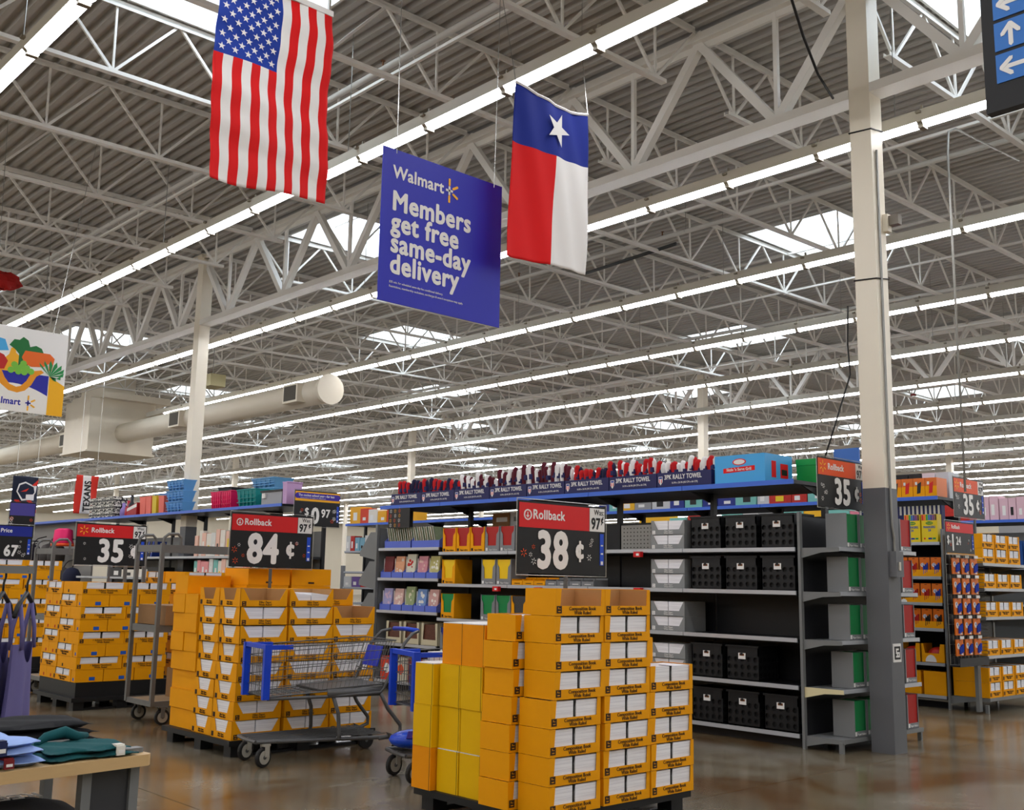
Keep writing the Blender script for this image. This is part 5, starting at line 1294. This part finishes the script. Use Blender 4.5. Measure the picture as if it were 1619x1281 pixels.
# ================================================================== LEFT SHELVING RUN WITH COLOURED BINS
YL = [15.46+1.42*i for i in range(7)]
gondola('left shelving run around the second column with coloured bins on top', 9.16, 10.0, YL, [.13, .57, 1.02, 1.47, 1.87], 2.72, 2.3, 10.15, M_GSTEEL, skip={(i, k) for i in range(6) for k in (0, 1)})
def tote(y, w, h, rgb, label, z=2.722, x=9.25, d=.4, ribs=True):
    t = thing('storage_bin', label, 'storage bin', (x, y, z), -PI/2, 'bins on top of the left shelving')
    m = mat('bin_%d_%d_%d' % rgb, rgb, .45)
    s = w*.06
    b = B(m).prism([(s, s, 0), (w-s, s, 0), (w-s, d-s, 0), (s, d-s, 0)], (0, 0, .01))
    for a, c, e, f in (((s, s), (w-s, s), (0, 0), (w, 0)), ((w-s, s), (w-s, d-s), (w, 0), (w, d)), ((w-s, d-s), (s, d-s), (w, d), (0, d)), ((s, d-s), (s, s), (0, d), (0, 0))):
        n = len(b.v); b.v += [(a[0], a[1], 0), (c[0], c[1], 0), (f[0], f[1], h), (e[0], e[1], h)]; b.face([n, n+1, n+2, n+3])
    obj('bin', b.mesh('bin'), t)
    obj('rim', B(m).tube([(0, 0, h), (w, 0, h), (w, d, h), (0, d, h)], .012, 6, True).mesh('rim'), t)
    if ribs:
        rb = B(m)
        for j in range(1, 4): rb.box(w*.03, -.0, h*j/4, w*.97, s*(1-j/4)+.004, h*j/4+.012)
        for j in range(1, 5): rb.box(w*j/5-.005, -.004, h*.05, w*j/5+.005, s, h*.95)
        obj('ribs', rb.mesh('ribs'), t)
LBL = (96, 158, 218)
for j in range(3): tote(19.98, .72, .2, LBL, 'light blue tote left of the column, %s from the bottom of its pile' % nth(j), 2.722+j*.21, d=.27)
tote(21.3, .85, .45, (92, 148, 214), 'wide blue bin behind the salmon bins', x=9.62, ribs=False)
tote(21.18, .27, .36, (240, 112, 96), 'salmon coloured bin, left of a pair', d=.3, ribs=False); tote(20.9, .25, .36, (240, 112, 96), 'salmon coloured bin, right of a pair', d=.3, ribs=False)
tote(20.6, .2, .36, (226, 196, 40), 'narrow yellow bin beside the salmon bins', d=.3, ribs=False); tote(20.3, .24, .34, (236, 110, 96), 'single salmon bin next to the yellow bin', d=.3, ribs=False)
tote(18.42, .5, .42, (24, 24, 26), 'black tote right of the column', x=9.55, ribs=False)
for j in range(2): tote(18.12-j*.39, .37, .31, (226, 24, 96), 'hot pink ribbed basket, %s of two' % ('left', 'right')[j])
for j in range(3): tote(17.36, .8, .17, (108, 168, 214), 'pale blue tote behind teal basket, %s from the bottom' % nth(j), 2.722+j*.183, x=9.64)
tote(17.15, .66, .3, (20, 136, 136), 'teal ribbed basket with lime tag')
tote(16.45, .44, .15, (206, 150, 206), 'small lilac basket in front of the teal one', x=9.2, d=.04, ribs=False) if False else None
t = thing('clear_box', 'grey lidded storage box at the right end of the bins', 'storage bin', (9.25, 16.33, 2.722), -PI/2, 'bins on top of the left shelving')
obj('box', B(mat('clear_grey', (150, 152, 158), .3)).box(.02, .02, 0, .68, .4, .22).mesh('box'), t); obj('lid', B(mat('lid_dark', (30, 30, 32), .5)).box(0, 0, .22, .7, .42, .25).mesh('lid'), t); obj('latch', B(M_WHT).box(.08, -.01, .12, .18, .02, .2).mesh('latch'), t)
tote(15.6, .13, .36, (200, 160, 206), 'upright lilac bin by the yellow topped sign', d=.3, ribs=False)
def pattern_bw():
    if 'pattern_bw' in MATS: return MATS['pattern_bw']
    m = mat('pattern_bw', (30, 30, 30), .6, noise=(26, .5)); nt = m.node_tree
    nz = [n for n in nt.nodes if n.type == 'TEX_NOISE'][0]; cr = nt.nodes.new('ShaderNodeValToRGB'); cr.color_ramp.interpolation = 'CONSTANT'
    cr.color_ramp.elements[0].color = (.01, .01, .01, 1); cr.color_ramp.elements[1].color = (.75, .73, .66, 1); cr.color_ramp.elements[1].position = .5
    nt.links.new(nz.outputs[0], cr.inputs[0]); nt.links.new(cr.outputs[0], nt.nodes['Principled BSDF'].inputs['Base Color'])
    return m
for i in range(3):
    for j in range(3):
        t = thing('photo_box', 'black and white patterned box, %s column, %s row' % (('left', 'middle', 'right')[i], ('bottom', 'middle', 'top')[j]), 'box', (9.22, 23.7-i*.44, 2.722+j*.15), -PI/2, 'patterned boxes on the left shelving')
        obj('box', B(pattern_bw()).box(0, 0, 0, .42, .3, .14).mesh('box'), t); obj('lid', B(M_BLK).box(-.005, -.005, .05, .425, .305, .075).mesh('lid'), t)
for i, (y, h, c, nm) in enumerate(((22.3, .3, (150, 130, 200), 'lilac bottle'), (22.05, .34, (190, 40, 60), 'red jar'), (21.9, .45, (30, 32, 40), 'tall black vase'))):
    one('decor_item', B(mat('decor_%d' % i, c, .35)).tube([(0, 0, 0), (0, 0, .02), (0, 0, h*.55), (0, 0, h*.7), (0, 0, h)], [.06, .075, .07, .03, .035], 12).mesh('decor_item', True), nm+' among the bins on the left shelving', 'vase', (9.4, y, 2.722), 0)
t = thing('boxed_good', 'red and white slanted box left of the salmon bins', 'box', (9.22, 21.7, 2.722), -PI/2); obj('box', B(mat('slant_red', (170, 24, 30), .5)).prism([(0, 0, 0), (.46, 0, 0), (.46, 0, .26), (0, 0, .16)], (0, .3, 0)).mesh('box'), t); obj('print', B(M_WHT).prism([(.0, -.002, .09), (.46, -.002, .17), (.46, -.002, .24), (0, -.002, .15)], (0, .002, 0)).mesh('print'), t)
# cards and small goods on this run
CW = [((232, 150, 150), 'rose'), ((226, 220, 206), 'cream'), ((206, 226, 220), 'mint'), ((236, 190, 170), 'peach'), ((220, 220, 214), 'ivory')]
goods('greeting_card', 9.18, 16.0, 18.5, 1.87, 31, .36, .5, .13, .2, CW, 'of cards on the upper left shelf, %s from left', 'cards on the upper left shelf', .1)
goods('greeting_card', 9.18, 16.0, 18.5, 1.47, 32, .3, .36, .13, .2, CW, 'of cards on the lower left shelf, %s from left', 'cards on the lower left shelf', .1)
goods('boxed_good', 9.18, 19.9, 22.3, 1.47, 33, .12, .22, .4, .8, [((190, 30, 24), 'red'), ((24, 24, 26), 'black'), ((214, 206, 186), 'cream')], 'on the left shelving near the trolley, %s from left', 'boxes near the trolley')
goods('boxed_good', 9.18, 19.9, 23.7, 1.02, 34, .2, .34, .2, .45, PALM+[((90, 60, 140), 'purple'), ((40, 90, 190), 'blue')], 'low on the left shelving, %s from left', 'boxes low on the left shelving')
for i in range(6):
    t = thing('ring_binder', 'dark binder leaning on the left shelving, %s from left' % nth(i), 'binder', (9.2, 20.9-i*.1, 1.872), -PI/2, 'binders on the left shelving')
    obj('cover', B(mat('binder_dk%d' % (i % 2), ((24, 26, 34), (30, 60, 150))[i % 2], .4)).prism([(0, 0, 0), (.07, 0, 0), (.16, 0, .3), (.09, 0, .3)], (0, .26, 0)).mesh('cover'), t); obj('label', B(M_WHT).prism([(.03, -.002, .08), (.06, -.002, .08), (.09, -.002, .2), (.06, -.002, .2)], (0, .002, 0)).mesh('label'), t)
# rack of hanging bags at the far left
t = thing('shelving_run', 'grey backed rack of hanging dark bags at the far left', 'shelving', (9.5, 24.3, 0))
obj('back_panel', B(mat('rack_grey', (150, 148, 144), .5)).box(.1, 0, .4, .14, 8, 2.72).mesh('back_panel'), t); obj('top_rail', B(M_BRAIL).box(-.2, 0, 2.7, .2, 8, 2.75).mesh('top_rail'), t)
for i in range(6): obj('hang_bar', B(M_DSTEEL).box(-.3, .6+i*1.3, 2.28, .1, .63+i*1.3, 2.31).mesh('hang_bar'), t)
rb = random.Random(5)
for i in range(14):
    c = rb.choice(((26, 26, 34), (34, 30, 44), (40, 60, 50), (60, 40, 70), (30, 34, 60), (70, 66, 64)))
    y = 24.5+i*.52; z = rb.choice((1.6, 1.2, 1.75))
    b = B(mat('bag_%d_%d_%d' % c, c, .8)).tube([(0, 0, 0), (0, 0, .06), (0, 0, .3), (0, 0, .42), (0, 0, .46)], [.12, .19, .2, .13, .03], 10)
    b.tube([(0, 0, .45), (.05, 0, .55), (.1, 0, .6), (.3, 0, .66)], .012, 5)
    one('hanging_bag', b.mesh('hanging_bag', True), 'dark backpack hanging on the far left rack, %s from the right' % nth(i), 'bag', (9.25, y, z), 0, 'dark bags on the far left rack')
one('sun_hat', B(mat('hat_pink', (240, 40, 110), .7)).tube([(0, 0, .0), (0, 0, .06), (0, 0, .3), (0, 0, .34)], [.24, .22, .2, .12], 12).m(M_ORG).tube([(0, 0, -.06), (0, 0, 0)], [.27, .25], 12).mesh('sun_hat', True), 'bright pink hat on the far left rack', 'hat', (9.2, 25.05, 2.2))
# ================================================================== CLOTHING TABLE
TA = math.radians(8)
t = thing('display_table', 'light wood clothing table with grey metal ends at lower left', 'table', (2.03, 4.33, 0), TA)
WOOD = mat('table_wood', (206, 172, 122), .4, noise=(3, .14), stretch=(1, 10, 10))
tb = B(WOOD); r = .02
obj('top', B(WOOD).prism([(-1.9, 0, .735), (-r, 0, .735), (0, r, .735), (0, .84, .735), (-1.9, .84, .735)], (0, 0, .045)).mesh('top'), t)
for x, y in ((-.27, .06), (-.06, .06), (-.06, .74), (-1.88, .06), (-1.88, .74)): obj('leg', B(M_GSTEEL).box(x, y, 0, x+.04, y+.04, .735).mesh('leg'), t)
obj('end_panel', B(mat('smoke_panel', (58, 60, 64), .3)).box(-.23, .075, .1, -.06, .085, .735).mesh('end_panel'), t)
obj('lower_top', B(WOOD).box(-1.9, .1, .64, -.62, .5, .68).mesh('lower_top'), t)
obj('floor_shelf', B(M_GSTEEL).box(-1.9, .12, .32, -.06, .74, .34).mesh('floor_shelf'), t)
obj('edge_rail', B(M_WHT).box(-.06, .06, .78, -.03, .8, .79).mesh('edge_rail'), t)
for y in (.06, .5): obj('rail_clip', B(M_GSTEEL).box(-.09, y, .78, -.01, y+.05, .8).mesh('rail_clip'), t)
obj('divider', B(mat('divider_grey', (160, 160, 158), .3)).box(-.95, .36, .78, -.1, .372, .815).mesh('divider'), t)
def tw(u, v, z): return (2.03+u*math.cos(TA)-v*math.sin(TA), 4.33+u*math.sin(TA)+v*math.cos(TA), z)
def folded(name, label, u, v, w, d, h, rgb, z=.781, rz=0, seed=1, tagc=None, layers=2, neck=False):
    """folded garment: soft stacked layers with wavy edges"""
    rnd = random.Random(seed); q = thing(name, label, 'clothing', tw(u, v, z), TA+rz, 'folded clothes on the table')
    m = mat('cloth_%d_%d_%d' % rgb, rgb, .9, bump=(18, .25))
    for L in range(layers):
        b = B(m); nx, ny = 18, 12; z0 = L*h/layers; hh = h/layers*.96; s = L*.012; n = len(b.v)
        for top in (0, 1):
            for j in range(ny+1):
                for i in range(nx+1):
                    a, c = i/nx, j/ny; e = min(a, 1-a, c, 1-c)*8; e = min(1, e)
                    x = s+a*(w-2*s)+.012*math.sin(c*7+seed+L); y = s+c*(d-2*s)+.012*math.sin(a*6+seed*2+L)
                    zz = z0+(hh*(.5+.5*math.sqrt(1-(1-e)**2))+.005*math.sin(a*14+c*9+seed) if top else hh*(.5-.5*math.sqrt(1-(1-e)**2)))
                    b.v.append((x, y, max(zz, .001)))
        N = (nx+1)*(ny+1)
        for j in range(ny):
            for i in range(nx):
                a = j*(nx+1)+i; b.face([n+N+a, n+N+a+1, n+N+a+nx+2, n+N+a+nx+1]); b.face([n+a, n+a+nx+1, n+a+nx+2, n+a+1])
        for i in range(nx): b.face([n+i, n+i+1, n+N+i+1, n+N+i]); a = ny*(nx+1)+i; b.face([n+a+1, n+a, n+N+a, n+N+a+1])
        for j in range(ny): a = j*(nx+1); b.face([n+a+nx+1, n+a, n+N+a, n+N+a+nx+1]); a += nx; b.face([n+a, n+a+nx+1, n+N+a+nx+1, n+N+a])
        obj('fold', b.mesh('fold', True), q)
    if neck:
        nb = B(m).tube([(w*.15, d*.8, h), (w*.3, d*.9, h+.02), (w*.5, d*.86, h+.035), (w*.62, d*.8, h+.015), (w*.8, d*.92, h+.01)], [.012, .02, .024, .02, .012], 8)
        obj('collar_fold', nb.mesh('collar_fold', True), q)
    if tagc:
        a, cc = tagc; g = B(mat('stick_%d_%d_%d' % cc, cc, .5)).box(w*a, -.013, h*.15, w*a+.036, -.004, h*.95).box(w*a, -.006, h*.9, w*a+.036, .03, h+.004).m(M_WHT).box(w*a+.006, -.0145, h*.35, w*a+.03, -.013, h*.6)
        obj('size_sticker', g.mesh('size_sticker'), q)
    return q
folded('folded_shirt', 'teal folded shirt with white size sticker on the table', -.42, .02, .36, .3, .045, (8, 78, 82), seed=3, tagc=(.72, (230, 226, 214)), neck=True)
folded('folded_shirt', 'lower light blue folded shirt with maroon sticker', -1.06, .02, .62, .4, .04, (150, 178, 232), seed=5, tagc=(.72, (120, 24, 28)), layers=1)
folded('folded_shirt', 'upper light blue folded shirt with navy sticker', -1.06, .03, .6, .38, .06, (156, 182, 236), z=.824, seed=6, tagc=(.7, (24, 34, 80)))
folded('folded_shirt', 'black folded shirts with red tag beside the grey divider', -.8, .4, .8, .38, .1, (20, 21, 24), seed=8, tagc=(.35, (170, 30, 34)), layers=3)
q = folded('folded_hoodie', 'black folded hoodie with white lettering on the lower table shelf', -1.08, .16, 1.0, .56, .22, (16, 16, 18), z=.342, seed=9, layers=2)
obj('lettering', text_mesh('REEBOK', .12, M_WHT, .02, 'LEFT', .95), q, (.9, .42, .232), (0, 0, PI-.1))
# purple tank tops on a rack
t = thing('clothes_rack', 'grey rack arm with black hangers at the left edge', 'rack', (1.92, 5.95, 0))
obj('arm', B(M_GSTEEL).box(-1.0, -.02, 1.5, .12, .02, 1.54).mesh('arm'), t)
obj('stand', B(M_GSTEEL).box(-.95, -.02, 0, -.9, .02, 1.5).box(-1.2, -.3, 0, -.6, .3, .03).mesh('stand'), t)
TK = mat('tank_purple', (104, 98, 148), .85, bump=(9, .3))
for k, (x, yy, s) in enumerate(((1.9, 5.95, 0), (2.02, 5.95, 1), (1.78, 5.95, 2), (1.66, 5.95, 3))):
    g = thing('clothes_hanger', 'black hanger on the rack arm, %s from its tip' % nth([1, 0, 2, 3][k]), 'hanger', (x, yy, 1.28), 1.0, 'hangers at the left edge')
    obj('hanger', B(M_BLKP).tube([(-.2, 0, .0), (-.16, 0, .05), (0, 0, .12), (.16, 0, .05), (.2, 0, .0)], .012, 8).tube([(0, 0, .11), (0, 0, .17), (.03, 0, .2), (.025, 0, .235), (0, 0, .245), (-.02, 0, .23)], .006, 6).mesh('hanger', True), g)
    q = thing('tank_top', 'lilac purple tank top on a hanger, %s from the rack tip' % nth([1, 0, 2, 3][k]), 'clothing', (x, yy, .58), 1.0, 'purple tank tops at the left edge')
    b = B(TK); nx, nz = 24, 14
    for side in (0, 1):
        for j in range(nz+1):
            for i in range(nx+1):
                u, v = i/nx*2-1, j/nz; hw = .16+.06*(1-v)**1.2+.01*math.sin(k*2+v*5)
                y = (-1 if side == 0 else 1)*(.035*math.sqrt(max(0, 1-u*u)))+.02*math.sin(u*7+k)*(1-v)
                top = .56-(.05 if side else .1)*max(0, 1-(u/.6)**2)*v
                b.v.append((u*hw, y, v*top))
    N = (nx+1)*(nz+1)
    for j in range(nz):
        for i in range(nx):
            a = j*(nx+1)+i; b.face([a, a+1, a+nx+2, a+nx+1]); b.face([N+a, N+a+nx+1, N+a+nx+2, N+a+1])
    obj('body', b.mesh('tank_body', True), q)
    for s_ in (-1, 1):
        for f in (-.03, .03): obj('strap', B(TK).tube([(s_*.12, f, .53), (s_*.12, f*.8, .64), (s_*.11, 0, .775)], .011, 6).mesh('strap', True), q)
